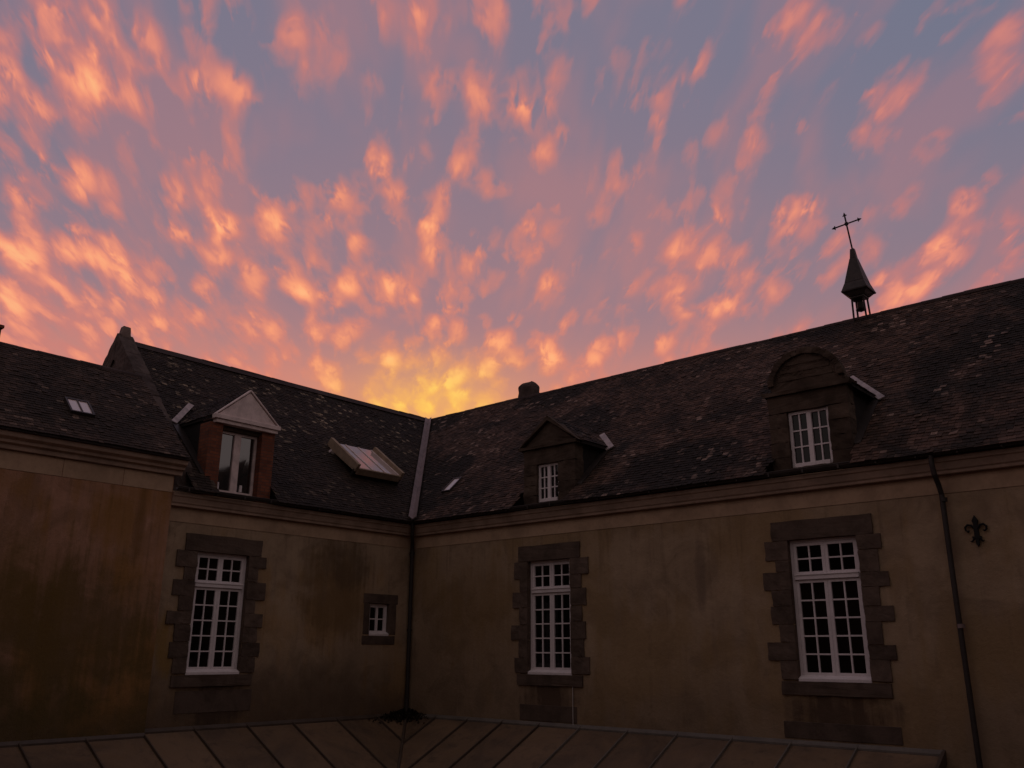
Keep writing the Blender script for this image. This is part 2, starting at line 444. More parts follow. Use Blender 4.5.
M['cornice'] = simple('cornice_stone', (0.443, 0.319, 0.247, 1), 0.9, 0.35, 2.2, spec=0.15)
M['granite'] = simple('brown_granite', (0.130, 0.093, 0.074, 1), 0.9, 0.4, 2.6, spec=0.15, bmp=0.5, use_tint=0.30)
M['dormer_stone'] = simple('dormer_granite', (0.097, 0.069, 0.053, 1), 0.92, 0.5, 2.0, spec=0.15, bmp=0.5, use_tint=0.25)
M['white'] = simple('white_paint', (0.82, 0.75, 0.77, 1), 0.5, 0.12, 4.0, spec=0.3, bmp=0.08)
M['cream'] = simple('weathered_pale_paint', (0.80, 0.66, 0.64, 1), 0.65, 0.25, 5.0, spec=0.25, bmp=0.15)
M['timber'] = simple('bleached_timber', (0.34, 0.25, 0.18, 1), 0.75, 0.3, 5.0, spec=0.2, bmp=0.3)
M['zinc'] = simple('dull_zinc', (0.26, 0.20, 0.20, 1), 0.55, 0.35, 3.0, metal=0.3, spec=0.4, bmp=0.1)
M['zinc_pale'] = simple('pale_zinc', (0.46, 0.38, 0.37, 1), 0.55, 0.4, 6.0, metal=0.2, spec=0.4, bmp=0.1)
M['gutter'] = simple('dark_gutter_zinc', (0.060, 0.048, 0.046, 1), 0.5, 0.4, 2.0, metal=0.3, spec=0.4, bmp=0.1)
M['pipe'] = simple('pipe_paint', (0.040, 0.032, 0.030, 1), 0.5, 0.4, 3.0, spec=0.4, bmp=0.1)
M['iron'] = simple('black_iron', (0.006, 0.005, 0.005, 1), 0.6, 0.3, 8.0, spec=0.3)
M['dark_metal'] = simple('dark_turret_slate', (0.050, 0.040, 0.038, 1), 0.6, 0.4, 8.0, spec=0.3, bmp=0.3)
M['bronze'] = simple('dark_bronze', (0.030, 0.022, 0.016, 1), 0.5, 0.4, 8.0, metal=0.5)
M['slate_a'] = slate_mat('slates_short', (0.023, 0.015, 0.011, 1), (0.044, 0.028, 0.021, 1), (0.399, 0.310, 0.220, 1), 0.8, 3.0, 0.6, (4.6, 6.6))
M['slate_b'] = slate_mat('slates_long', (0.048, 0.028, 0.020, 1), (0.109, 0.062, 0.045, 1), (0.313, 0.215, 0.176, 1), 0.8, 11.0, 0.92)
M['slate_l'] = slate_mat('slates_low', (0.038, 0.024, 0.017, 1), (0.072, 0.044, 0.032, 1), (0.246, 0.170, 0.129, 1), 0.6, 31.0, 0.6)
M['ridge'] = simple('ridge_tile', (0.060, 0.042, 0.040, 1), 0.85, 0.4, 3.0, spec=0.2, bmp=0.4, use_tint=0.2)
M['underroof'] = simple('roof_boarding', (0.022, 0.017, 0.016, 1), 0.9, 0.3)
M['coping'] = simple('coping_stone', (0.105, 0.080, 0.072, 1), 0.92, 0.55, 2.2, spec=0.15, bmp=0.5, use_tint=0.2)
M['finial'] = simple('finial_stone', (0.22, 0.165, 0.145, 1), 0.9, 0.4, 4.0, spec=0.15, bmp=0.4)
M['sheet'] = sheet_mat()
M['seam'] = simple('seam_metal', (0.165, 0.144, 0.127, 1), 0.5, 0.3, 2.0, spec=0.4, bmp=0.05)
M['seam_dark'] = simple('seam_dark', (0.091, 0.066, 0.051, 1), 0.5, 0.3, 2.0, spec=0.4, bmp=0.05)
M['leaf'] = simple('dead_leaves', (0.040, 0.030, 0.020, 1), 0.9, 0.5, 9.0, spec=0.1, use_tint=0.4)
M['ground'] = simple('courtyard_gravel', (0.13, 0.10, 0.085, 1), 0.95, 0.4, 1.5, spec=0.1, bmp=0.6)
M['cable'] = simple('white_cable', (0.55, 0.50, 0.48, 1), 0.6, 0.1, 5.0)

def brick_mat():
    m, N, p = new_mat('red_brick')
    b = N.new('ShaderNodeTexBrick')
    sep = N.new('ShaderNodeSeparateXYZ'); N.l.new(pos(N), sep.inputs[0])
    N.l.new(N.comb(N.math('ADD', sep.outputs[0], sep.outputs[1]), sep.outputs[2], 0.0), b.inputs['Vector'])
    b.inputs['Scale'].default_value = 1.0
    b.inputs['Brick Width'].default_value = 0.21; b.inputs['Row Height'].default_value = 0.068
    b.inputs['Mortar Size'].default_value = 0.007
    b.inputs['Color1'].default_value = (0.25, 0.075, 0.034, 1); b.inputs['Color2'].default_value = (0.16, 0.046, 0.023, 1)
    b.inputs['Mortar'].default_value = (0.10, 0.055, 0.040, 1)
    n = N.noise(pos(N), 6, 5, 0.6)
    c = N.mix(N.step(n, 0.4, 0.75, 0, 0.6), b.outputs[0], (0.06, 0.025, 0.018, 1))
    N.put(p.inputs['Base Color'], c)
    p.inputs['Roughness'].default_value = 0.9
    bump(N, p, b.outputs['Fac'], -0.4, 0.01)
    return m
M['brick'] = brick_mat()

def glass_mat(name, ior=1.45, base=(0.004, 0.003, 0.003, 1), wav=0.05):
    m, N, p = new_mat(name)
    N.put(p.inputs['Base Color'], base)
    p.inputs['Roughness'].default_value = 0.04
    p.inputs['IOR'].default_value = ior
    bump(N, p, N.noise(pos(N), 2.3, 2, 0.5), wav, 0.05)
    return m
M['pane'] = glass_mat('old_window_glass', 1.40)
M['pane_double'] = glass_mat('double_glazing', 2.5, (0.012, 0.010, 0.011, 1), 0.02)
M['skylight'] = glass_mat('skylight_glass', 1.5, (0.40, 0.32, 0.30, 1), 0.01)
M['sky_tint_pane'] = glass_mat('sky_tinted_skylight_glass', 1.8, (0.75, 0.62, 0.62, 1), 0.01)  # reflected pink sky put into the base colour of the glass

# ------------------------------------------------------------------ setting
g = MB(); R_ = 1200
g.face([(-R_, -R_, GROUND), (R_, -R_, GROUND), (R_, R_, GROUND), (-R_, R_, GROUND)])
structure(g.build('ground', M['ground'], fix=False))

# ------------------------------------------------------------------ roofs
EZ, RZ = 3.42, 7.60            # eave and ridge height of the two main wings
RA, RB = 4.10, 4.20            # ridge distance behind the wall faces
EO = 0.35                      # overhang
SA = (RZ - EZ) / (RA + EO)
SB = (RZ - EZ) / (RB + EO)
roofA = lambda d: EZ + SA * (EO - d)       # d = distance out of the wall (negative inside)
roofB = lambda d: EZ + SB * (EO - d)

def slates(mb, O, e, upv, n, Lu, Lv, keep, w=0.115, ex=0.092, sag=0.02, t=0.010, seed=0.0):
    """small lapped slates laid on a plane: O corner, e along the eave, upv up the slope"""
    rows = int(Lv / ex) + 1
    for k in range(rows):
        vv = k * ex
        off = (k % 2) * w * 0.5 + random.uniform(-0.02, 0.02)
        x = -off
        while x < Lu:
            ww = w * random.uniform(0.82, 1.15)
            a, b = max(x, 0), min(x + ww - 0.004, Lu)
            x += ww
            if b - a < 0.03 or not keep((a + b) / 2, vv + ex * 0.4):
                continue
            v0 = vv - random.uniform(0, 0.012); v1 = min(vv + ex * 1.9, Lv)
            if v1 - v0 < 0.03: continue
            sk = random.gauss(0, 0.004)
            wav = sag * mnoise.noise(Vector((a * 0.5 + seed, vv * 0.5, seed)))
            lift = 0.018 + max(0, random.gauss(0, 0.005)) + wav
            p0 = O + e * a + upv * (v0 + sk) + n * lift
            p1 = O + e * b + upv * (v0 - sk) + n * (lift + random.gauss(0, 0.003))
            p2 = O + e * b + upv * v1 + n * (0.004 + wav)
            p3 = O + e * a + upv * v1 + n * (0.004 + wav)
            tn = random.random()
            mb.face([p0, p1, p2, p3], tn)
            mb.face([p0, p1, p1 - n * t, p0 - n * t], tn)
            mb.face([p1, p2, p2 - n * t, p1 - n * t], tn)
            mb.face([p0, p3, p3 - n * t, p0 - n * t], tn)

def plane_axes(e, up):
    n = e.cross(up).normalized()
    return n if n.z > 0 else -n

# ------------------------------------------------------------------ wall with openings
def wall_sheet(mb, fr, s0, s1, z0, z1, holes, reveal=0.17):
    ss = sorted({s0, s1} | {h_[0] for h_ in holes} | {h_[1] for h_ in holes})
    zs = sorted({z0, z1} | {h_[2] for h_ in holes} | {h_[3] for h_ in holes})
    for i in range(len(ss) - 1):
        for j in range(len(zs) - 1):
            cs, cz = (ss[i] + ss[i + 1]) / 2, (zs[j] + zs[j + 1]) / 2
            if any(a < cs < b and c < cz < d for a, b, c, d in holes):
                continue
            mb.face([fr(ss[i], 0, zs[j]), fr(ss[i + 1], 0, zs[j]), fr(ss[i + 1], 0, zs[j + 1]), fr(ss[i], 0, zs[j + 1])])

def reveals(mb, fr, holes, depth=0.22):
    g_ = 0.012
    for a, b, c, d in holes:
        a -= g_; b += g_; c -= g_; d += g_
        q = [(a, c), (b, c), (b, d), (a, d)]
        for k in range(4):
            (s0, z0), (s1, z1) = q[k], q[(k + 1) % 4]
            mb.face([fr(s0, -.003, z0), fr(s1, -.003, z1), fr(s1, -depth, z1), fr(s0, -depth, z0)])
        mb.face([fr(s, -depth, z) for s, z in q])

def window(fr, parent, s0, s1, z0, z1, cols, low_rows, top_rows, split, back, pane_mat, name='window', label=None, stile=0.055, mun=0.026):
    """painted wooden casement window; back = how far the frame sits behind the wall face"""
    d0, d1 = -back, -back + 0.07
    f = MB()
    fw = 0.05
    f.box(fr, s0, s0 + fw, d0, d1, z0, z1); f.box(fr, s1 - fw, s1, d0, d1, z0, z1)
    f.box(fr, s0 + fw, s1 - fw, d0, d1, z1 - fw, z1)
    f.box(fr, s0 + fw, s1 - fw, d0, d1, z0, z0 + 0.05)
    if split:
        f.box(fr, s0 + fw, s1 - fw, d0, d1 + 0.03, split - 0.035, split + 0.035)
        f.box(fr, s0 + fw, s1 - fw, d1, d1 + 0.045, split + 0.035, split + 0.055)
    fo = f.build(name, M['white'], parent, bevel=0.004)
    if label: fo['label'] = label
    sl = MB()
    sl.solid([fr(s0, d1 - 0.01, z0 + 0.012), fr(s1, d1 - 0.01, z0 + 0.012), fr(s1, 0.02, z0 - 0.03), fr(s0, 0.02, z0 - 0.03)],
             [fr(s0, d1 - 0.01, z0 + 0.07), fr(s1, d1 - 0.01, z0 + 0.07), fr(s1, 0.02, z0 + 0.022), fr(s0, 0.02, z0 + 0.022)])
    sl.build('sill', M['white'], fo, bevel=0.004)
    mid = (s0 + s1) / 2
    def leaf(a, b, c, d, rows, nm):
        m = MB(); e0, e1 = d0 + 0.012, d1 - 0.010
        m.box(fr, a, a + stile, e0, e1, c, d); m.box(fr, b - stile, b, e0, e1, c, d)
        m.box(fr, a + stile, b - stile, e0, e1, c, c + stile * 1.1); m.box(fr, a + stile, b - stile, e0, e1, d - stile * 0.9, d)
        ia, ib, ic, id_ = a + stile, b - stile, c + stile * 1.1, d - stile * 0.9
        for q in range(1, cols):
            x = ia + (ib - ia) * q / cols
            m.box(fr, x - mun / 2, x + mun / 2, e0 + 0.012, e1 - 0.006, ic, id_)
        for q in range(1, rows):
            z = ic + (id_ - ic) * q / rows
            m.box(fr, ia, ib, e0 + 0.014, e1 - 0.008, z - mun / 2, z + mun / 2)
        lo = m.build(nm, M['white'], fo)
        return (ia, ib, ic, id_)
    gap = 0.004
    rects = []
    ztop = (split - 0.035) if split else z1 - fw
    rects.append(leaf(s0 + fw + gap, mid - gap / 2, z0 + 0.05 + gap, ztop - gap, low_rows, 'casement'))
    rects.append(leaf(mid + gap / 2, s1 - fw - gap, z0 + 0.05 + gap, ztop - gap, low_rows, 'casement'))
    if split:
        rects.append(leaf(s0 + fw + gap, mid - gap / 2, split + 0.035 + gap, z1 - fw - gap, top_rows, 'transom_light'))
        rects.append(leaf(mid + gap / 2, s1 - fw - gap, split + 0.035 + gap, z1 - fw - gap, top_rows, 'transom_light'))
    for (a, b, c, d) in rects:
        # each pane leans by a hair, as old glass does
        g_ = MB(); dd = d0 + 0.026
        j = lambda: random.uniform(-0.0025, 0.0025)
        g_.face([fr(a - 0.01, dd + j(), c - 0.01), fr(b + 0.01, dd + j(), c - 0.01), fr(b + 0.01, dd + j(), d + 0.01), fr(a - 0.01, dd + j(), d + 0.01)])
        g_.build('pane', pane_mat, fo, fix=False)
    bk = MB()
    bk.face([fr(s0, d0 + 0.002, z0), fr(s1, d0 + 0.002, z0), fr(s1, d0 + 0.002, z1), fr(s0, d0 + 0.002, z1)])
    bk.build('blind_back', M['underroof'], fo, fix=False)
    return fo

def surround(fr, parent, s0, s1, z0, z1, lint, jamb_n, jamb_w, rows, back=0.17, seed=0):
    """dressed stone round a window: lintel, toothed jambs and a sill stone, with deep reveals"""
    rnd = random.Random(seed)
    m = MB()
    pr = 0.030
    m.box(fr, s0 - lint, s1 + lint, -back, pr + 0.004, z1 + 0.002, z1 + 0.33, 0.45)
    for side in (0, 1):
        cuts = [z0 + (z1 - z0) * k / rows + (rnd.uniform(-.05, .05) if 0 < k < rows else 0) for k in range(rows + 1)]
        for k in range(rows):
            w = jamb_w if (rows - 1 - k) % 2 == 0 else jamb_n
            w += rnd.uniform(-0.07, 0.06)
            a, b = (s0 - w, s0) if side == 0 else (s1, s1 + w)
            m.box(fr, a, b, -back, pr + rnd.uniform(-0.006, 0.004), cuts[k] + 0.004, cuts[k + 1] - 0.004, rnd.uniform(0.15, 0.9))
    m.box(fr, s0 - jamb_n, s1 + jamb_n, -back, pr + 0.012, z0 - 0.24, z0 - 0.03, 0.4)
    return rough(m.build('stone_surround', M['granite'], parent), 0.040)

CORN = [(0.0, 3.117), (0.11, 3.117), (0.115, 3.165), (0.14, 3.185), (0.175, 3.29), (0.20, 3.30), (0.205, 3.375), (0.0, 3.375)]
def gutter_prof(d, z):
    r = 0.062
    pts = [(d + r + r * math.cos(a), z + r * math.sin(a)) for a in [math.pi + math.pi * k / 7 for k in range(8)]]
    inner = [(d + r + (r - 0.008) * math.cos(a), z + (r - 0.008) * math.sin(a)) for a in [2 * math.pi - math.pi * k / 7 for k in range(8)]]
    return pts + [(d + 2 * r + 0.008, z + 0.006), (d + 2 * r + 0.006, z + 0.016), (d + 2 * r - 0.01, z + 0.012)] + inner[0:]

# ------------------------------------------------------------------ long wing (runs to the right)
BX1 = 21.5
wb = thing('long_wing', 'long slate-roofed wing on the right with two stone dormers and a chimney on its ridge', 'building', (8, 2, GROUND))
# openings
WM = (3.73, 4.89, 0.0, 2.30)
WR = (9.67, 10.88, 0.0, 2.30)
m = MB()
wall_sheet(m, FB, -0.0, BX1, GROUND, EZ, [WM, WR]); reveals(m, FB, [WM, WR])
m.build('wall', M['wall_b'], wb, fix=False)
m = MB()
m.solid([FB(0.004, 0.0, 2.83), FB(BX1, 0.0, 2.83), FB(BX1, 0.012, 2.83), FB(0.016, 0.012, 2.83)],
        [FB(0.004, 0.0, 3.112), FB(BX1, 0.0, 3.112), FB(BX1, 0.012, 3.112), FB(0.016, 0.012, 3.112)])
m.build('stone_band', M['band'], wb)
m = MB()
m.solid([FB(d if d > 0 else 0.0, d, z) for d, z in CORN], [FB(BX1, d, z) for d, z in CORN])
m.build('cornice', M['cornice'], wb, bevel=0.006)
m = MB()
gp = gutter_prof(0.215, 3.455)
m.solid([FB(d, d, z) for d, z in gp], [FB(BX1, d, z) for d, z in gp])
k = 0.9
while k < BX1:
    m.box(FB, k - 0.014, k + 0.014, 0.206, 0.345, 3.384, 3.452); k += 0.62
m.build('gutter', M['gutter'], wb)
window(FB, wb, *WM, 2, 5, 2, 1.66, 0.15, M['pane'], label='tall white window with a thin cable hanging below its sill')
surround(FB, wb, *WM, 0.26, 0.28, 0.42, 7, seed=3)
window(FB, wb, *WR, 2, 5, 2, 1.66, 0.15, M['pane'], label='tall white window at the right, largest in view')
surround(FB, wb, *WR, 0.28, 0.30, 0.46, 8, seed=5)
m = MB()
m.box(FB, 3.50, 5.00, 0.0, 0.011, -0.93, -0.62, 0.35); m.build('threshold_stone', M['granite'], wb, bevel=0.006)
m = MB(); m.box(FB, 9.34, 11.25, 0.0, 0.012, -0.92, -0.66, 0.3); m.build('threshold_stone', M['granite'], wb, bevel=0.006)

# roof: base sheet + slates + ridge
B_DORM = [(4.28, 0.80), (10.27, 0.80)]
rb = MB()
c0 = -0.12                                     # the sheet starts behind the wall face
rb.face([(-0.25, 0.26, roofB(-0.26)), (BX1, 0.26, roofB(-0.26)), (BX1, RB, RZ), (-RA, RB, RZ)])
rb.face([(-RA, RB, RZ), (BX1, RB, RZ), (BX1, 2 * RB + .35, EZ), (-2 * RA - .35, 2 * RB + .35, EZ)])
roof_b = rb.build('roof', M['underroof'], wb, fix=False)
e = Vector((1, 0, 0)); up = Vector((0, RB + EO, RZ - EZ)); LvB = up.length; up.normalize(); nB = plane_axes(e, up)
OB = Vector((-RA - 0.3, -EO - 0.02, EZ - 0.0))
def keepB(uu, vv):
    p = OB + e * uu + up * vv
    tval = (p.y + EO) / (RB + EO)
    if p.x < EO - (RA + EO) * tval + 0.05: return False
    for c, hw in B_DORM:
        if abs(p.x - c) < hw - 0.05 and p.y < 0.25: return False
    return True
sb = MB()
slates(sb, OB, e, up, nB, BX1 + RA + 0.3, LvB, keepB, seed=1.0)
sb.build('slates', M['slate_b'], roof_b, fix=False)
def ridge_tiles(parent, p0, p1, r=0.10, length=0.42):
    m = MB(); d = p1 - p0; L = d.length; d.normalize(); side = d.cross(Vector((0, 0, 1))).normalized()
    n = int(L / length)
    for k in range(n):
        a = p0 + d * (k * L / n); b = p0 + d * ((k + 1) * L / n + 0.03)
        w = Vector((0, 0, 0.03 * mnoise.noise(Vector((k * 0.2, 2.0, r))) + random.gauss(0, 0.003)))
        rr = r * random.uniform(0.98, 1.03)
        ring = lambda c, q: [c + w + side * (q * math.cos(t_)) + Vector((0, 0, q * math.sin(t_) - 0.06)) for t_ in [math.pi * j / 6 for j in range(7)]]
        m.solid(ring(a, rr * 1.04), ring(b, rr), random.random())
    m.build('ridge_tiles', M['ridge'], parent)
ridge_tiles(roof_b, Vector((-RA, RB, RZ)), Vector((BX1, RB, RZ)))
# chimney on the ridge, its cap rounded off with mortar
m = MB()
cx0, cx1, cy0, cy1 = -0.24, 0.34, RB - 0.03, RB + 0.36
def rect(zz, i, j=0.0): return [(cx0 + i, cy0 + i, zz), (cx1 - i, cy0 + i, zz), (cx1 - i, cy1 - i, zz), (cx0 + i, cy1 - i, zz)]
m.solid(rect(6.9, 0.02), rect(7.92, 0.02)); m.solid(rect(7.919, 0.02), rect(7.99, 0.035)); m.solid(rect(7.989, 0.035), rect(8.05, 0.075)); m.solid(rect(8.049, 0.075), rect(8.095, 0.125)); m.solid(rect(8.094, 0.125), rect(8.12, 0.18))
rough(m.build('chimney', M['coping'], roof_b), 0.05)

# ------------------------------------------------------------------ short wing (left, end-on to the long one)
AG = -6.15
wa = thing('short_wing', 'short slate-roofed wing left of the inner corner with a pale pedimented dormer', 'building', (-2, -3, GROUND))
WA = (-5.69, -4.53, 0.0, 2.30)
WS = (-1.25, -0.67, 0.79, 1.48)
m = MB()
wall_sheet(m, FA, -6.9, 0.0, GROUND, EZ, [WA, WS]); reveals(m, FA, [WA, WS])
m.build('wall', M['wall_a'], wa, fix=False)
m = MB()
m.solid([FA(-6.42, 0.0, 2.83), FA(-0.004, 0.0, 2.83), FA(-0.016, 0.012, 2.83), FA(-6.42, 0.012, 2.83)],
        [FA(-6.42, 0.0, 3.112), FA(-0.004, 0.0, 3.112), FA(-0.016, 0.012, 3.112), FA(-6.42, 0.012, 3.112)])
m.build('stone_band', M['band'], wa)
m = MB()
m.solid([FA(-6.42, d, z) for d, z in CORN], [FA(-d if d > 0 else 0.0, d, z) for d, z in CORN])
m.build('cornice', M['cornice'], wa, bevel=0.006)
m = MB()
m.solid([FA(-6.42, d, z) for d, z in gp], [FA(-d, d, z) for d, z in gp])
k = -6.2
while k < -0.5:
    m.box(FA, k - 0.014, k + 0.014, 0.206, 0.345, 3.384, 3.452); k += 0.62
m.build('gutter', M['gutter'], wa)
window(FA, wa, *WA, 2, 5, 2, 1.66, 0.15, M['pane'], label='tall white window in the short wing')
surround(FA, wa, *WA, 0.28, 0.29, 0.45, 8, seed=11)
window(FA, wa, *WS, 1, 2, 1, None, 0.15, M['pane'], label='small four-pane window by the corner', stile=0.03)
m = MB()
a, b, c, d = WS
m.box(FA, a - .20, b + .26, -.17, .014, d + .002, d + .22, .5); m.box(FA, a - .20, b + .20, -.17, .018, c - .22, c - .03, .4)
m.box(FA, a - .18, a, -.17, .012, c, d, .35); m.box(FA, b, b + .22, -.17, .012, c, d, .6)
m.build('stone_surround', M['granite'], wa, bevel=0.008)
m = MB(); m.box(FA, -5.85, -4.2, 0.0, 0.008, -0.72, -0.32, 0.4)
m.build('threshold_stone', M['granite'], wa, bevel=0.006)

ra = MB()
ra.face([(-0.48, -6.0, roofA(-0.48)), (-0.48, 0.48, roofA(-0.48)), (-RA, RB, RZ), (-RA, -6.0, RZ)])
ra.face([(-RA, -6.0, RZ), (-RA, RB, RZ), (-2 * RA - .35, 2 * RB + .35, EZ), (-2 * RA - .35, -6.0, EZ)])
roof_a = ra.build('roof', M['underroof'], wa, fix=False)
eA = Vector((0, 1, 0)); upA = Vector((-(RA + EO), 0, RZ - EZ)); LvA = upA.length; upA.normalize(); nA = plane_axes(eA, upA)
OA = Vector((EO + 0.02, -6.1, EZ))
A_DORM = (-4.87, 0.76)
def keepA(uu, vv):
    p = OA + eA * uu + upA * vv
    tval = (EO - p.x) / (RA + EO)
    if p.y > -EO + (RB + EO) * tval - 0.05: return False
    if abs(p.y - A_DORM[0]) < A_DORM[1] - 0.05 and p.x > -0.46: return False
    return True
sa_ = MB()
slates(sa_, OA, eA, upA, nA, RB + 6.4, LvA, keepA, seed=5.0)
sa_.build('slates', M['slate_a'], roof_a, fix=False)
ridge_tiles(roof_a, Vector((-RA, -6.0, RZ)), Vector((-RA, RB, RZ)), 0.11)
m = MB()                                       # lead strip under the ridge
m.solid([Vector((-RA, y, RZ)) + nA * 0.05 for y in (-5.9, RB - 0.3)] + [Vector((-RA, RB - 0.35, RZ)) - upA * 0.26 + nA * 0.05, Vector((-RA, -5.9, RZ)) - upA * 0.26 + nA * 0.05],
        [Vector((-RA, y, RZ)) + nA * 0.06 for y in (-5.9, RB - 0.3)] + [Vector((-RA, RB - 0.35, RZ)) - upA * 0.26 + nA * 0.06, Vector((-RA, -5.9, RZ)) - upA * 0.26 + nA * 0.06])
m.build('ridge_flashing', M['ridge'], roof_a)
# valley between the two roofs
v0 = Vector((EO + .04, -EO - .04, EZ)); v1 = Vector((-RA + .06, RB - .06, RZ - 0.05))
vd = (v1 - v0).normalized()
m = MB(); w_ = 0.15
sa1 = (eA - vd * eA.dot(vd)); sa1 = (-(sa1 - nA * sa1.dot(nA))).normalized()
sb1 = (e - vd * e.dot(vd)); sb1 = (sb1 - nB * sb1.dot(nB)).normalized()
P_ = lambda base, q, hgt, nn: base + q + nn * hgt
for (sv, nn) in ((sa1, nA), (sb1, nB)):
    nseg = 9
    for k in range(nseg):
        a, b = v0 + (v1 - v0) * (k / nseg), v0 + (v1 - v0) * min(1, (k + 1) / nseg + 0.004)
        lo_ = 0.055 + 0.002 * (k % 2)
        m.solid([a + nn * lo_, b + nn * lo_, b + sv * w_ + nn * (lo_ + .012), a + sv * w_ + nn * (lo_ + .012)],
                [a + nn * (lo_ + .006), b + nn * (lo_ + .006), b + sv * w_ + nn * (lo_ + .03), a + sv * w_ + nn * (lo_ + .03)], random.random())
m.build('valley_flashing', M['zinc'], roof_a)

# raised gable coping at the far end of the short wing
m = MB()
def gy(x, side): 
    return (-6.36 if side == 0 else -5.98) + (EO - x) * 0.055
pts = [(-.05, roofA(-.05)), (-RA, RZ), (-2 * RA - .3, EZ)]
raise_ = 0.15
for (xa, za), (xb, zb) in ((pts[0], pts[1]), (pts[1], pts[2])):
    nseg = 6
    for k in range(nseg):
        q0, q1 = k / nseg, (k + 1) / nseg - 0.004
        x0, z0, x1, z1 = xa + (xb - xa) * q0, za + (zb - za) * q0, xa + (xb - xa) * q1, za + (zb - za) * q1
        j = random.uniform(-.015, .015)
        m.solid([(x0, gy(x0, 0), z0 - .5), (x0, gy(x0, 1), z0 - .5), (x0, gy(x0, 1), z0 + raise_ + j), (x0, gy(x0, 0), z0 + raise_ + j)],
                [(x1, gy(x1, 0), z1 - .5), (x1, gy(x1, 1), z1 - .5), (x1, gy(x1, 1), z1 + raise_ + j), (x1, gy(x1, 0), z1 + raise_ + j)], random.random())
rough(m.build('gable_coping', M['coping'], wa), 0.07)
m = MB()
yc = -5.93
m.solid([(-RA - .20, yc - .15, RZ - .35), (-RA + .16, yc - .15, RZ - .35), (-RA + .16, yc + .15, RZ - .35), (-RA - .20, yc + .15, RZ - .35)],
        [(-RA - .10, yc - .07, RZ + .36), (-RA + .06, yc - .07, RZ + .36), (-RA + .06, yc + .10, RZ + .35), (-RA - .10, yc + .10, RZ + .35)])
rough(m.build('gable_finial', M['finial'], wa), 0.03)
m = MB()                                        # gable wall under the coping
for (xa, za), (xb, zb) in (((-.05, roofA(-.05)), pts[1]), (pts[1], pts[2])):
    m.solid([(xa, gy(xa, 0) + .04, GROUND), (xa, gy(xa, 1) - .04, GROUND), (xa, gy(xa, 1) - .04, za + .1), (xa, gy(xa, 0) + .04, za + .1)],
            [(xb, gy(xb, 0) + .04, GROUND), (xb, gy(xb, 1) - .04, GROUND), (xb, gy(xb, 1) - .04, zb + .1), (xb, gy(xb, 0) + .04, zb + .1)])
m.build('gable_wall', M['coping'], wa)

# ------------------------------------------------------------------ dormers
def dormer_roof(fr, parent, sc, hw, zeave, zridge, roofz, axes, slope, mat, front=0.06):
    """little gabled roof with slates that dies into the main roof; depth d is negative inside"""
    dep = lambda z: -( (z - EZ) / slope - EO )       # d where main roof reaches height z
    rf = MB()
    for sg in (-1, 1):
        a0, a1 = fr(sc, front, zridge), fr(sc, dep(zridge) - 0.05, zridge)
        b0, b1 = fr(sc + sg * hw, front, zeave), fr(sc + sg * hw, dep(zeave) - 0.05, zeave)
        dn = Vector((0, 0, -0.06))
        rf.solid([a0, a1, b1, b0], [a0 + dn, a1 + dn, b1 + dn, b0 + dn])
    ro = rf.build('dormer_roof', M['underroof'], parent)
    st = MB()
    for sg in (-1, 1):
        b0 = fr(sc + sg * hw, front, zeave); a0 = fr(sc, front, zridge)
        ee = (fr(sc, -1, 0) - fr(sc, 0, 0)).normalized()
        uu = a0 - b0; L = uu.length; uu.normalize(); nn = plane_axes(ee, uu)
        de, dr = -dep(zeave) + front, -dep(zridge) + front
        slates(st, b0 + nn * 0.004, ee, uu, nn, dr, L, lambda x, y, de=de, dr=dr, L=L: x < de + (dr - de) * y / L - 0.02, w=0.16, ex=0.12, sag=0.008, seed=sc)
    st.build('dormer_slates', mat, ro, fix=False)
    return ro, dep
def flash_strip(fr, parent, p0, p1, nn, w, out, mat):
    m = MB(); d = (p1 - p0).normalized(); sv = (out - d * out.dot(d)); sv = (sv - nn * sv.dot(nn)).normalized()
    m.solid([p0 + nn * .06, p1 + nn * .06, p1 + sv * w + nn * .06, p0 + sv * w + nn * .06],
            [p0 + nn * .085, p1 + nn * .085, p1 + sv * w + nn * .085, p0 + sv * w + nn * .085])
    return m.build('valley_flashing', mat, parent)
def cheeks(fr, parent, sc, hw, zeave, dep, base_d, mat, roofz):
    for sg in (-1, 1):
        m = MB()
        a = sc + sg * hw
        poly = [(-.12, roofz(-.12) - .1), (-.12, zeave), (dep(zeave) - .05, zeave)]
        m.solid([fr(a, d, z) for d, z in poly], [fr(a - sg * .08, d, z) for d, z in poly])
        m.build('cheek', mat, parent)
        if (sg < 0) == (fr is FB): continue            # dark strip on the viewed side only, standing in for the cheek's shadow
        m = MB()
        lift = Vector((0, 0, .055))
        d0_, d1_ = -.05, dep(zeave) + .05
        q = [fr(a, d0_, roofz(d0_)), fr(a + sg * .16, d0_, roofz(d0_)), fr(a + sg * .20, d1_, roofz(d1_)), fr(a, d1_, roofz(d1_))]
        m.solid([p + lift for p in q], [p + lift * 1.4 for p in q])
        m.build('cheek_shade_strip', M['gutter'], parent)

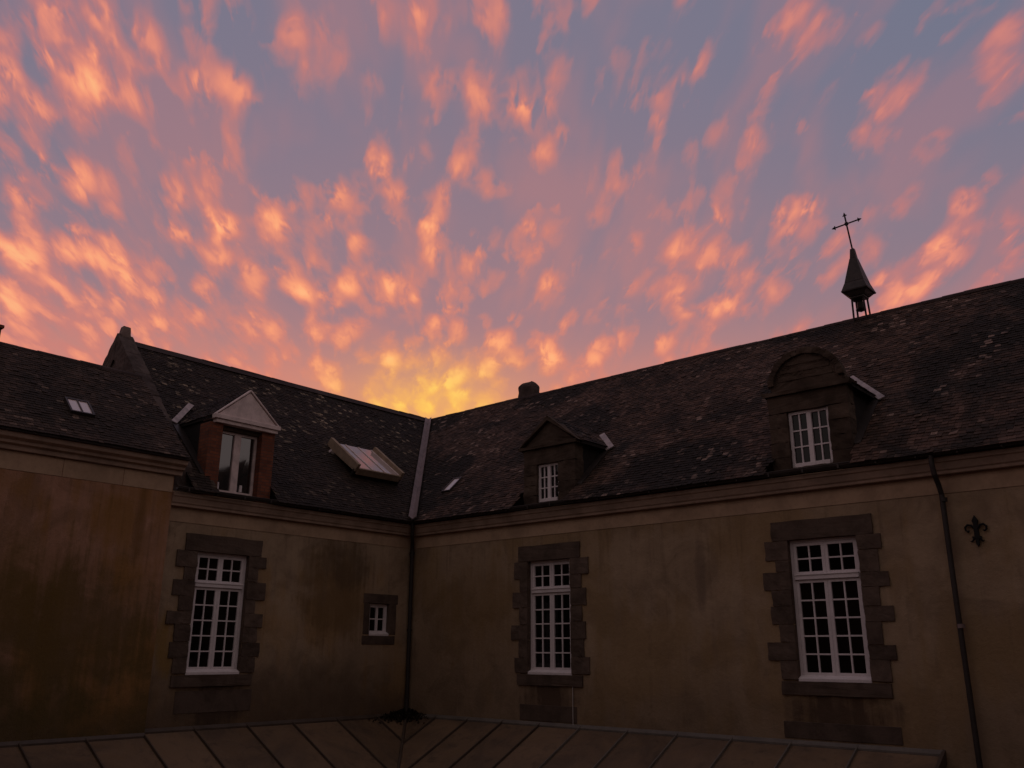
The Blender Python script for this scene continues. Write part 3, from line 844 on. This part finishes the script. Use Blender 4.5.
# -- stone dormer with a plain gable
def stone_front(fr, name, parent, outline, hole, mat, label, th=0.30, front=0.0):
    """stone face with a window opening: the outline is convex around the hole"""
    m = MB(); s0, s1, z0, z1 = hole
    zb = min(z for s, z in outline); sl, sr = min(s for s, z in outline), max(s for s, z in outline)
    rnd = random.Random(int(sl * 100))
    n = 4
    for k in range(n):
        a, b = zb + (z1 - zb) * k / n, zb + (z1 - zb) * (k + 1) / n - .006
        m.box(fr, sl, s0, front - th, front + rnd.uniform(-.006, .006), a, b, rnd.random())
        m.box(fr, s1, sr, front - th, front + rnd.uniform(-.006, .006), a, b, rnd.random())
    m.box(fr, s0, s1, front - th, front, zb, z0 - 0.002, .4)
    top = [(s, z) for s, z in outline if z > z1]
    m.prism(fr, [(sl, z1 + .001), (sr, z1 + .001)] + top, front - th, front + .004, .5)
    o = rough(m.build(name, mat, parent), 0.05)
    if label: o['label'] = label
    return o

# B1
sc, hw = 4.33, 0.72
zr, ze = 5.40, 4.78
D1 = stone_front(FB, 'dormer', wb, [(sc - .72, 3.5), (sc + .72, 3.5), (sc + .72, 4.74), (sc - .72, 4.74)], (3.98, 4.58, 3.56, 4.40), M['dormer_stone'], 'small stone dormer with a plain triangular gable')
m = MB()
m.prism(FB, [(sc - .80, 4.752), (sc + .80, 4.752), (sc + .80, 4.82), (sc - .80, 4.82)], -.3, .07, .5)
m.prism(FB, [(sc - .74, 4.823), (sc + .74, 4.823), (sc, 5.34)], -.28, -.02, .35)
for sg in (-1, 1):
    m.prism(FB, [(sc + sg * .86, 4.80), (sc + sg * .80, 4.83), (sc, 5.36), (sc, 5.47)] if sg > 0 else [(sc - .80, 4.83), (sc - .86, 4.80), (sc, 5.47), (sc, 5.36)], -.2, .055, .6)
rough(m.build('gable', M['dormer_stone'], D1), 0.05)
ro, dep = dormer_roof(FB, D1, sc, .84, 4.80, 5.44, roofB, None, SB, M['slate_b'], -.1)
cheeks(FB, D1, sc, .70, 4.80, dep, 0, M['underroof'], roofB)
pr0, pr1 = FB(sc - .02, dep(5.36), 5.36), FB(sc + .82, dep(4.70), 4.70)
flash_strip(FB, D1, pr0 + (pr1 - pr0) * .30, pr1 + (pr1 - pr0) * .06, nB, .20, Vector((1, 0, 0)), M['zinc_pale'])
pl0, pl1 = FB(sc - .05, dep(5.42), 5.42), FB(sc - .88, dep(4.76), 4.76)
flash_strip(FB, D1, pl0, pl1, nB, .16, Vector((-1, 0, 0)), M['zinc'])
ridge_tiles(ro, FB(sc, -.1, 5.46), FB(sc, dep(5.46), 5.46), 0.06, 0.3)
def dormer_window(fr, parent, s0, s1, z0, z1, rows, cols, pane_mat, back=0.13):
    return window(fr, parent, s0, s1, z0, z1, cols, rows, 1, None, back, pane_mat, name='dormer_window', stile=0.045)

# dormer windows: frame under the dormer, casements joined into the frame mesh (no deeper level)
def flat_window(fr, parent, s0, s1, z0, z1, rows, cols, pane_mat, back=0.13, mun=0.026, stile=0.05, meet=None, mat='white'):
    d0, d1 = -back, -back + .06
    f = MB(); fw = .055
    f.box(fr, s0, s0 + fw, d0, d1, z0, z1); f.box(fr, s1 - fw, s1, d0, d1, z0, z1)
    f.box(fr, s0 + fw, s1 - fw, d0, d1, z1 - fw, z1); f.box(fr, s0 + fw, s1 - fw, d0, d1 + .03, z0, z0 + fw + .02)
    mid = (s0 + s1) / 2; mw = meet or stile * 1.7
    f.box(fr, mid - mw / 2, mid + mw / 2, d0, d1 + .006, z0 + fw + .02, z1 - fw)
    za, zb = z0 + fw + .02, z1 - fw
    for a, b in ((s0 + fw, mid - mw / 2), (mid + mw / 2, s1 - fw)):
        for q in range(1, cols):
            x = a + (b - a) * q / cols
            f.box(fr, x - mun / 2, x + mun / 2, d0 + .012, d1 - .008, za, zb)
        for q in range(1, rows):
            z = za + (zb - za) * q / rows
            f.box(fr, a, b, d0 + .014, d1 - .010, z - mun / 2, z + mun / 2)
    f.build('window_frame', M[mat], parent, bevel=0.003)
    g_ = MB()
    for a, b in ((s0 + .02, mid), (mid, s1 - .02)):
        j = lambda: random.uniform(-.002, .002)
        g_.face([fr(a, d0 + .02 + j(), z0 + .02), fr(b, d0 + .02 + j(), z0 + .02), fr(b, d0 + .02 + j(), z1 - .02), fr(a, d0 + .02 + j(), z1 - .02)])
    g_.build('pane', pane_mat, parent, fix=False)
flat_window(FB, D1, 3.98, 4.58, 3.56, 4.40, 3, 2, M['pane'])

# B2: arched stone dormer
sc = 10.26
D2 = stone_front(FB, 'dormer', wb, [(sc - .74, 3.5), (sc + .72, 3.5), (sc + .72, 4.90), (sc - .74, 4.90)], (9.86, 10.61, 3.56, 4.58), M['dormer_stone'], 'large stone dormer with a rounded arch top')
m = MB()
m.prism(FB, [(sc - .80, 4.902), (sc + .78, 4.902), (sc + .82, 4.99), (sc - .84, 4.99)], -.3, .06, .55)
arc = [(sc + .66 * math.cos(t_), 5.0 + .10 + .58 * math.sin(t_)) for t_ in [math.pi * k / 18 for k in range(19)]]
m.prism(FB, [(sc + .66, 4.993)] + arc + [(sc - .66, 4.993)], -.28, -.015, .4)
ar2 = [(sc + .70 * math.cos(t_), 5.1 + .62 * math.sin(t_)) for t_ in [math.pi * k / 18 for k in range(19)]]
ar1 = [(sc + .59 * math.cos(t_), 5.1 + .51 * math.sin(t_)) for t_ in [math.pi * k / 18 for k in range(19)]]
for k in range(18):
    m.prism(FB, [ar1[k], ar2[k], ar2[k + 1], ar1[k + 1]], -.10, .035 + .003 * (k % 2), random.random())
for zz in (5.16, 5.30, 5.44):                   # courses carved across the arch
    w = .55 * math.sqrt(max(0, 1 - ((zz - 5.1) / .5) ** 2)) - .04
    m.box(FB, sc - w, sc + w, -.02, -.004, zz, zz + .085, .5)
rough(m.build('arch', M['dormer_stone'], D2), 0.06)
ro, dep = dormer_roof(FB, D2, sc, .80, 4.92, 5.62, roofB, None, SB, M['slate_b'], -.1)
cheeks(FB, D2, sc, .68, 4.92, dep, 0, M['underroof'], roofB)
pr0, pr1 = FB(sc + .06, dep(5.52), 5.52), FB(sc + .86, dep(4.78), 4.78)
flash_strip(FB, D2, pr0 + (pr1 - pr0) * .02, pr1 + (pr1 - pr0) * .04, nB, .13, Vector((1, 0, 0)), M['zinc_pale'])
flat_window(FB, D2, 9.86, 10.61, 3.56, 4.58, 3, 2, M['pane'])

# A: brick dormer with a painted pediment
sc = -4.87
m = MB(); m.box(FA, -5.41, -4.45, -.40, -.12, 4.86, 4.968)
DA = m.build('dormer', M['dormer_stone'], wa, bevel=0.006)
for a, b in ((-5.70, -5.40), (-4.46, -4.14)):
    piers = MB(); piers.box(FA, a, b, -.42, -.02, 3.44, 4.96)
    piers.build('brick_pier', M['brick'], DA, bevel=0.006)
DA['label'] = 'red brick dormer with a pale triangular pediment'
m = MB()
m.prism(FA, [(-5.60, 4.955), (-4.12, 4.955), (-4.12, 5.03), (-5.60, 5.03)], -.42, .05, .4)
m.prism(FA, [(-5.66, 5.034), (-4.08, 5.034), (-4.08, 5.125), (-5.66, 5.125)], -.42, .09, .6)
m.prism(FA, [(-5.58, 5.128), (-4.16, 5.128), (sc, 5.74)], -.40, .03, .5)
for sg in (-1, 1):
    m.prism(FA, [(sc + sg * .78, 5.128), (sc + sg * .735, 5.132), (sc, 5.755), (sc, 5.80)], -.3, .06, .6)
m.build('pediment', M['cream'], DA, bevel=0.006)
m = MB(); m.box(FA, -5.40, -4.46, -.42, .02, 3.46, 3.53)
m.build('dormer_sill', M['dormer_stone'], DA, bevel=0.006)
ro, dep = dormer_roof(FA, DA, sc, .80, 5.10, 5.80, roofA, None, SA, M['slate_a'], -.05)
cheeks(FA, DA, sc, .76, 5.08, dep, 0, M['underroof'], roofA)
pl0, pl1 = FA(sc - .02, dep(5.86), 5.86), FA(sc - .88, dep(5.06), 5.06)
flash_strip(FA, DA, pl0 + (pl1 - pl0) * .15, pl1, nA, .13, Vector((0, -1, 0)), M['zinc_pale'])
flat_window(FA, DA, -5.40, -4.46, 3.53, 4.86, 1, 1, M['pane_double'], back=.26, stile=.06, meet=.16, mat='cream')
m = MB()
for s in (-5.30, -4.76):
    m = MB(); m.tube([FA(s, -.20, 3.62), FA(s, -.20, 3.76)], [.035, .03], 8)
    m.build('window_catch', M['white'], DA)

# raised roof light with side boards on the short wing
m = MB()
def bp(y, t_, hgt):            # t_ metres up the slope from x = -0.80
    base = Vector((-0.80, y, roofA(-0.80)))
    return base + upA * t_ + nA * hgt
yl, yr, TL = -1.42, 0.10, 1.42
lift0, lift1 = 0.24, 0.02
hh = lambda t_: lift0 + (lift1 - lift0) * t_ / TL
m.solid([bp(yl, 0, -.02), bp(yr, 0, -.02), bp(yr, 0, hh(0)), bp(yl, 0, hh(0))], [bp(yl, .06, -.02), bp(yr, .06, -.02), bp(yr, .06, hh(0)), bp(yl, .06, hh(0))])
RL = m.build('roof_light', M['underroof'], wa)
RL['label'] = 'boxed roof light with pale timber side boards'
m = MB()
for a, b in ((yl, yl + .09), (yr - .09, yr)):
    m = MB()
    m.solid([bp(a, -.02, hh(0) - .04), bp(b, -.02, hh(0) - .04), bp(b, -.02, hh(0) + .18), bp(a, -.02, hh(0) + .18)],
            [bp(a, TL, -.02), bp(b, TL, -.02), bp(b, TL, .24), bp(a, TL, .24)])
    m.build('side_board', M['timber'], RL, bevel=0.006)
m = MB()
m.solid([bp(yl + .07, -.05, hh(0) - .10), bp(yr - .07, -.05, hh(0) - .10), bp(yr - .07, -.05, hh(0) + .08), bp(yl + .07, -.05, hh(0) + .08)],
        [bp(yl + .07, 0.0, hh(0) - .10), bp(yr - .07, 0.0, hh(0) - .10), bp(yr - .07, 0.0, hh(0) + .08), bp(yl + .07, 0.0, hh(0) + .08)])
m.build('front_board', M['timber'], RL, bevel=0.006)
m = MB()
a0, a1 = yl + .07, yr - .07
m.solid([bp(a0, .0, hh(0) + .03), bp(a1, .0, hh(0) + .03), bp(a1, TL, .08), bp(a0, TL, .08)], [bp(a0, .0, hh(0) + .06), bp(a1, .0, hh(0) + .06), bp(a1, TL, .11), bp(a0, TL, .11)])
m.build('glazing', M['skylight'], RL)
m = MB()
for q in (0, .33, .66, 1):
    y = a0 + .05 + (a1 - a0 - .10) * q
    m.solid([bp(y - .022, .02, hh(0) + .062), bp(y + .022, .02, hh(0) + .062), bp(y + .022, TL, .112), bp(y - .022, TL, .112)],
            [bp(y - .022, .02, hh(0) + .075), bp(y + .022, .02, hh(0) + .075), bp(y + .022, TL, .125), bp(y - .022, TL, .125)])
m.build('glazing_bar', M['cream'], RL)
m = MB(); m.tube([bp(yl - .02, .98, .0), bp(yl - .13, 1.02, .06)], [.05, .06], 8)
m.build('hinge_block', M['zinc_pale'], RL)

def skylight(parent, corner, eu, uv, nn, w, hgt, panes, label=None, mat='sky_tint_pane'):
    f = MB()
    q = lambda a, b, c: corner + eu * a + uv * b + nn * c
    def slab(mb, a0, a1, b0, b1, c0, c1):
        mb.solid([q(a0, b0, c0), q(a1, b0, c0), q(a1, b1, c0), q(a0, b1, c0)], [q(a0, b0, c1), q(a1, b0, c1), q(a1, b1, c1), q(a0, b1, c1)])
    fw = .035
    slab(f, 0, fw, 0, hgt, .0, .08); slab(f, w - fw, w, 0, hgt, .0, .08); slab(f, fw, w - fw, 0, fw, .0, .08); slab(f, fw, w - fw, hgt - fw, hgt, .0, .08)
    for k in range(1, panes):
        slab(f, w * k / panes - .012, w * k / panes + .012, fw, hgt - fw, .03, .078)
    o = f.build('skylight', M['gutter'], parent)
    if label: o['label'] = label
    g_ = MB(); slab(g_, fw * .5, w - fw * .5, fw * .5, hgt - fw * .5, .02, .06)
    g_.build('pane', M[mat], o)
    return o
skylight(wb, Vector((.48, .50, roofB(-.50))), e, up, nB, .30, .60, 1, 'small narrow skylight beside the valley')

# ------------------------------------------------------------------ lower block at the left edge of the view
LS, LE_Z, LR_X, LR_Z = -19.0, 4.00, -2.10, 6.20
LEX = 0.48
LSL = (LR_Z - LE_Z) / (LEX - LR_X)
wl = thing('low_block', 'stained ochre block at the left edge with a lower slate roof and deep cornice', 'building', (-2, -12, GROUND))
m = MB()
m.box(FL, LS, -6.42, -.5, 0, GROUND, 3.688)
m.build('wall', M['wall_l'], wl)
m = MB()
sgs = [LS] + [-6.42 - q for q in (8.0, 6.6, 5.4, 4.3, 3.2, 2.1, 1.0)] + [-6.43]
for a, b in zip(sgs[:-1], sgs[1:]):
    m.box(FL, a + .004, b - .004, 0.0, .010, 3.36, 3.684, random.random())
m.build('stone_band', M['band'], wl, bevel=0.004)
LC = [(0.0, 3.69), (.08, 3.69), (.09, 3.77), (.16, 3.79), (.17, 3.84), (.25, 3.88), (.27, 3.965), (-.3, 3.965)]
m = MB(); m.sweep(FL, LC, LS, -6.30)
m.build('cornice', M['cornice'], wl, bevel=0.006)
m = MB(); m.sweep(FL, [(.20, 3.968), (.325, 3.968), (.332, 4.02), (.31, 4.02), (.305, 3.98), (.20, 3.98)], LS, -6.28)
m.build('gutter', M['gutter'], wl)
m = MB()
m.face([(LEX - .06, LS, LE_Z - .02), (LEX - .06, -6.34, LE_Z - .02), (LR_X, -6.34, LR_Z), (LR_X, LS, LR_Z)])
m.face([(LR_X, LS, LR_Z), (LR_X, -6.34, LR_Z), (LR_X * 2 - .5, -6.34, LE_Z), (LR_X * 2 - .5, LS, LE_Z)])
roof_l = m.build('roof', M['underroof'], wl, fix=False)
upL = Vector((LR_X - LEX, 0, LR_Z - LE_Z)); LvL = upL.length; upL.normalize(); nL = plane_axes(eA, upL)
m = MB(); slates(m, Vector((LEX, -14.5, LE_Z)), eA, upL, nL, 8.17, LvL, lambda a, b: True, seed=9.0)
m.build('slates', M['slate_l'], roof_l, fix=False)
ridge_tiles(roof_l, Vector((LR_X, -14.5, LR_Z)), Vector((LR_X, -6.36, LR_Z)), 0.10)
lb = Vector((-.215, -8.42, 0)); lb.z = LE_Z + LSL * (LEX - lb.x)
skylight(wl, lb, eA, upL, nL, .45, .52, 2, 'small two-pane skylight in the low roof')
m = MB(); m.box(FA, -9.9, -9.31, LR_X - .3, LR_X + .3, 5.9, 6.40); m.box(FA, -9.95, -9.28, LR_X - .35, LR_X + .35, 6.402, 6.47)
m.build('chimney', M['brick'], roof_l, bevel=0.01)

# ------------------------------------------------------------------ wings behind the camera that close the courtyard
def plain_wing(label, x0, x1, y0, y1, ez, rz, along):
    t_ = thing('courtyard_wing', label, 'building', ((x0 + x1) / 2, (y0 + y1) / 2, GROUND))
    m = MB()
    m.solid([(x0, y0, GROUND), (x1, y0, GROUND), (x1, y1, GROUND), (x0, y1, GROUND)], [(x0, y0, ez), (x1, y0, ez), (x1, y1, ez), (x0, y1, ez)])
    m.build('wall', M['wall_b'], t_)
    m = MB(); o_ = .35
    if along == 'x':
        c = (y0 + y1) / 2
        m.solid([(x0, y0 - o_, ez), (x0, y1 + o_, ez), (x0, c, rz)], [(x1, y0 - o_, ez), (x1, y1 + o_, ez), (x1, c, rz)])
    else:
        c = (x0 + x1) / 2
        m.solid([(x0 - o_, y0, ez), (x1 + o_, y0, ez), (c, y0, rz)], [(x0 - o_, y1, ez), (x1 + o_, y1, ez), (c, y1, rz)])
    m.build('roof', M['slate_l'], t_)
plain_wing('plain wing closing the courtyard behind the viewer', -0.4, 30.0, -28.0, -19.6, 3.4, 8.2, 'x')
plain_wing('plain wing closing the courtyard on the right of the viewer', 21.6, 30.0, -19.2, 8.9, 3.4, 7.6, 'y')

# ------------------------------------------------------------------ lean-to roof along the foot of the walls
LTZ, LTS = -0.99, 0.50
lt = thing('lean_to_roof', 'brown sheet-metal lean-to roof with raised seams along the foot of the walls', 'roof', (3, -3, GROUND))
LW = 3.2; LTX1 = 11.80; LTY0 = -16.0
lz = lambda d: LTZ - LTS * d
sheetA = MB(); sheetB = MB()
seamsA = [-8.56, -7.48, -6.44, -5.42, -4.28, -3.21, -2.06]
k = -9.66
while k > LTY0: seamsA.append(k); k -= 1.09
seamsA = sorted(seamsA) + [-0.95]
seamsB = [1.05, 2.05, 3.06, 4.08, 5.12, 6.24, 7.31, 8.40, 9.47, 10.56]
edges = [LTY0] + seamsA + [None]
prev = LTY0
for s in seamsA + [0.0]:
    a, b = prev, s
    # panel between two seams, cut along the valley
    def q(y, d): 
        d = min(d, LW); return Vector((d, y, lz(d)))
    if b <= -LW:
        sheetA.face([q(a, 0), q(b, 0), q(b, LW), q(a, LW)], random.random())
    else:
        pts = [q(a, 0), q(b, 0), q(b, -b)] + ([q(-LW, LW)] if a < -LW else []) + [q(a, min(-a, LW))]
        sheetA.face(pts, random.random())
    prev = s
prev = 0.0
for s in seamsB + [LTX1]:
    a, b = prev, s
    def q(x, d): return Vector((x, -d, lz(d)))
    da_, db_ = min(a, LW), min(b, LW)
    if a >= LW: pts = [q(a, 0), q(b, 0), q(b, LW), q(a, LW)]
    else: pts = [q(a, 0), q(b, 0), q(b, db_)] + ([q(LW, LW)] if b > LW else []) + [q(a, da_)]
    sheetB.face(pts, random.random())
    prev = s
sheetA.build('roof_sheet', M['sheet'], lt, fix=False); sheetB.build('roof_sheet', M['sheet'], lt, fix=False)
for s in seamsA:
    L = min(LW, -s); m = MB(); r = .016
    m.solid([FA(s - r, .02, lz(.02) + .001), FA(s + r, .02, lz(.02) + .001), FA(s + r * .7, .02, lz(.02) + .05), FA(s - r * .7, .02, lz(.02) + .05)],
            [FA(s - r, L, lz(L) + .001), FA(s + r, L, lz(L) + .001), FA(s + r * .7, L, lz(L) + .05), FA(s - r * .7, L, lz(L) + .05)])
    m.build('seam', M['seam_dark'], lt)
for s in seamsB:
    L = min(LW, s); m = MB(); r = .016
    m.solid([FB(s - r, .02, lz(.02) + .001), FB(s + r, .02, lz(.02) + .001), FB(s + r * .7, .02, lz(.02) + .05), FB(s - r * .7, .02, lz(.02) + .05)],
            [FB(s - r, L, lz(L) + .001), FB(s + r, L, lz(L) + .001), FB(s + r * .7, L, lz(L) + .05), FB(s - r * .7, L, lz(L) + .05)])
    m.build('seam', M['seam'] if s > 4.5 else M['seam_dark'], lt)
m = MB()
va, vb = Vector((0.02, -0.02, LTZ + .012)), Vector((LW, -LW, lz(LW) + .012))
m.tube([va, vb], .035, 6)
m.build('valley_gutter', M['seam_dark'], lt)
m = MB()
m.sweep(FB, [(.0, LTZ - .01), (.085, lz(.085) + .004), (.085, lz(.085) + .035), (.02, LTZ + .045), (.0, LTZ + .045)], .0, LTX1 + .02)
m.build('wall_flashing', M['seam'], lt)
m = MB()
m.sweep(FA, [(.0, LTZ - .01), (.085, lz(.085) + .004), (.085, lz(.085) + .035), (.02, LTZ + .045), (.0, LTZ + .045)], -6.43, -.0)
m.sweep(FL, [(.0, lz(LX) - .01), (.07, lz(LX + .07) + .004), (.07, lz(LX + .07) + .035), (.02, lz(LX) + .05), (.0, lz(LX) + .05)], LTY0, -6.43)
m.build('wall_flashing', M['seam_dark'], lt)
m = MB()
m.solid([FB(LTX1, 0, lz(0) - .14), FB(LTX1 + .05, 0, lz(0) - .14), FB(LTX1 + .05, 0, lz(0) + .05), FB(LTX1, 0, lz(0) + .05)],
        [FB(LTX1, LW, lz(LW) - .14), FB(LTX1 + .05, LW, lz(LW) - .14), FB(LTX1 + .05, LW, lz(LW) + .05), FB(LTX1, LW, lz(LW) + .05)])
m.build('verge_board', M['seam_dark'], lt)

# ------------------------------------------------------------------ downpipes
def downpipe(label, pts, r, collars, mat):
    t_ = thing('downpipe', label, 'downpipe', (pts[-1][0], pts[-1][1], pts[-1][2]), 'downpipes on the courtyard walls')
    m = MB(); m.tube(pts, r, 12); m.build('pipe', mat, t_, smooth=False)
    for z in collars:
        p = Vector((pts[-1][0], pts[-1][1], z))
        m = MB(); m.tube([p - Vector((0, 0, .03)), p + Vector((0, 0, .03))], r + .014, 12)
        m.build('collar', M['zinc'] if z < 1 and len(collars) > 2 else mat, t_)
    return t_
downpipe('dark downpipe bending out of the gutter right of the largest window',
         [FB(12.28, .29, 3.40), FB(12.28, .29, 3.24), FB(12.29, .27, 3.10), FB(12.30, .16, 2.95), FB(12.31, .10, 2.80), FB(12.31, .10, 1.2), FB(12.33, .10, GROUND + .05)], .041, [2.72, .82, -1.3], M['pipe'])
downpipe('dark downpipe in the inner corner between the two wings',
         [(.29, -.29, 3.42), (.29, -.29, 3.28), (.26, -.26, 3.12), (.12, -.12, 2.95), (.09, -.09, 2.8), (.09, -.09, -.95)], .046, [2.7, .9], M['pipe'])

# ------------------------------------------------------------------ iron wall anchor
def lily():
    m = MB(); c = Vector((12.71, 0, 2.215))
    P = lambda x, z: c + Vector((x, -.035, z))
    F3 = lambda s, d, z: Vector((c.x + s, -d, c.z + z))
    m.prism(F3, [(0, .235), (.045, .15), (.03, .11), (.032, .05), (.034, -.08), (.024, -.15), (.02, -.21), (0, -.24), (-.02, -.21), (-.024, -.15), (-.034, -.08), (-.032, .05), (-.03, .11), (-.045, .15)], .012, .045)
    for sg in (-1, 1):
        m.tube([P(sg * x, z) for x, z in ((.02, .03), (.06, .085), (.11, .095), (.148, .06), (.145, .015), (.115, -.01), (.095, .01))], [.017, .018, .018, .017, .016, .017, .012], 6)
        m.tube([P(sg * x, z) for x, z in ((.015, -.10), (.05, -.13), (.08, -.165), (.095, -.15))], [.014, .014, .013, .010], 6)
    m.box(F3, -.065, .065, .01, .05, -.115, -.085)
    return tag(m.build('wall_anchor', M['iron']), 'black iron fleur-de-lis wall anchor right of the bent downpipe', 'wall anchor')
lily()

# ------------------------------------------------------------------ cable under the middle window
m = MB(); m.tube([FB(4.91, .035, -.02), FB(4.915, .02, -.25), FB(4.91, .018, -.6), FB(4.92, .03, -.96)], .009, 6)
tag(m.build('cable', M['cable']), 'thin white cable hanging from a window sill to the lean-to', 'cable')

# ------------------------------------------------------------------ bell turret on the ridge
BTX, BTY = 9.98, RB
bt = thing('bell_turret', 'small pointed bell turret with an iron cross on the ridge', 'bell turret', (BTX, BTY, RZ - .1))
lean = lambda x, y, z: Vector((BTX + x - .022 * (z - RZ) , BTY + y, z))
def sq(a, z, rot=0.0): return [lean(sx_ * a, sy_ * a, z) for sx_, sy_ in ((-1, -1), (1, -1), (1, 1), (-1, 1))]
for sx_, sy_ in ((-1, -1), (1, -1), (1, 1), (-1, 1)):
    m = MB(); m.tube([lean(sx_ * .14, sy_ * .14, RZ - .15), lean(sx_ * .125, sy_ * .125, 8.12)], .022, 6); m.build('post', M['iron'], bt)
m = MB()
m.solid(sq(.155, 8.06), sq(.155, 8.10)); m.solid(sq(.17, 8.101), sq(.26, 8.20))
m.solid(sq(.285, 8.201), sq(.295, 8.235)); m.solid(sq(.285, 8.236), sq(.215, 8.44)); m.solid(sq(.215, 8.441), sq(.075, 9.06)); m.solid(sq(.07, 9.061), sq(.045, 9.30))
m.build('turret_roof', M['dark_metal'], bt, bevel=0.006)
m = MB()
prof = [(.02, 8.04), (.05, 8.02), (.07, 7.97), (.078, 7.90), (.09, 7.84), (.115, 7.80), (.11, 7.79)]
m.tube([lean(0, 0, z) for r, z in prof], [r for r, z in prof], 12); m.tube([lean(0, 0, 8.1), lean(0, 0, 8.0)], .02, 6); m.tube([lean(0, 0, 7.84), lean(0, 0, 7.75)], .025, 6)
m.box(lambda s, d, z: lean(s, d, z), -.14, .14, -.02, .02, 8.02, 8.055)
m.build('bell', M['bronze'], bt, smooth=False)
m = MB()
arm = lambda s, z: lean(s - .075 * max(0, z - 9.25), 0, z + .06 * s)
m.tube([arm(0, 9.25), arm(0, 10.20)], .019, 6)
m.tube([arm(-.29, 9.965), arm(.29, 9.965)], .017, 6)
for (x, z, dx, dz_) in ((-.29, 9.965, -1, 0), (.29, 9.965, 1, 0), (0, 10.20, 0, 1)):
    m.tube([arm(x, z), arm(x + dx * .06, z + dz_ * .06)], [.03, .006], 6)
    m.tube([arm(x - dx * .01, z - dz_ * .01), arm(x + dz_ * .05 - dx * .02, z + dx * .05 - dz_ * .02)], [.018, .01], 6)
    m.tube([arm(x - dx * .01, z - dz_ * .01), arm(x - dz_ * .05 - dx * .02, z - dx * .05 - dz_ * .02)], [.018, .01], 6)
m.box(lambda s, d, z: arm(s, z) + Vector((0, d, 0)), -.035, .035, -.02, .02, 9.93, 10.0)
m.build('cross', M['iron'], bt)

# ------------------------------------------------------------------ heap of dead leaves in the corner of the lean-to
m = MB(); rnd = random.Random(5)
for k in range(1500):
    t_ = rnd.random()
    if rnd.random() < .62: s = -abs(rnd.gauss(0, .42)); d = abs(rnd.gauss(0, .10)); p = Vector((d + .03, s, lz(d)))
    else: s = abs(rnd.gauss(0, .28)); d = abs(rnd.gauss(0, .10)); p = Vector((s + .03, -d - .02, lz(d)))
    if rnd.random() < .0: continue
    hmax = .15 * math.exp(-(s / .55) ** 2) * math.exp(-(d / .2) ** 2)
    p.z += rnd.random() * hmax + .01
    a = Vector((rnd.gauss(0, 1), rnd.gauss(0, 1), rnd.gauss(0, .6))).normalized(); b = a.cross(Vector((rnd.gauss(0, 1), rnd.gauss(0, 1), 1))).normalized()
    L = rnd.uniform(.02, .055)
    m.face([p - a * L, p + b * L * .5, p + a * L, p - b * L * .5], rnd.random())
tag(m.build('leaf_heap', M['leaf'], fix=False), 'dark heap of dead leaves in the inner corner of the lean-to', 'leaf heap')
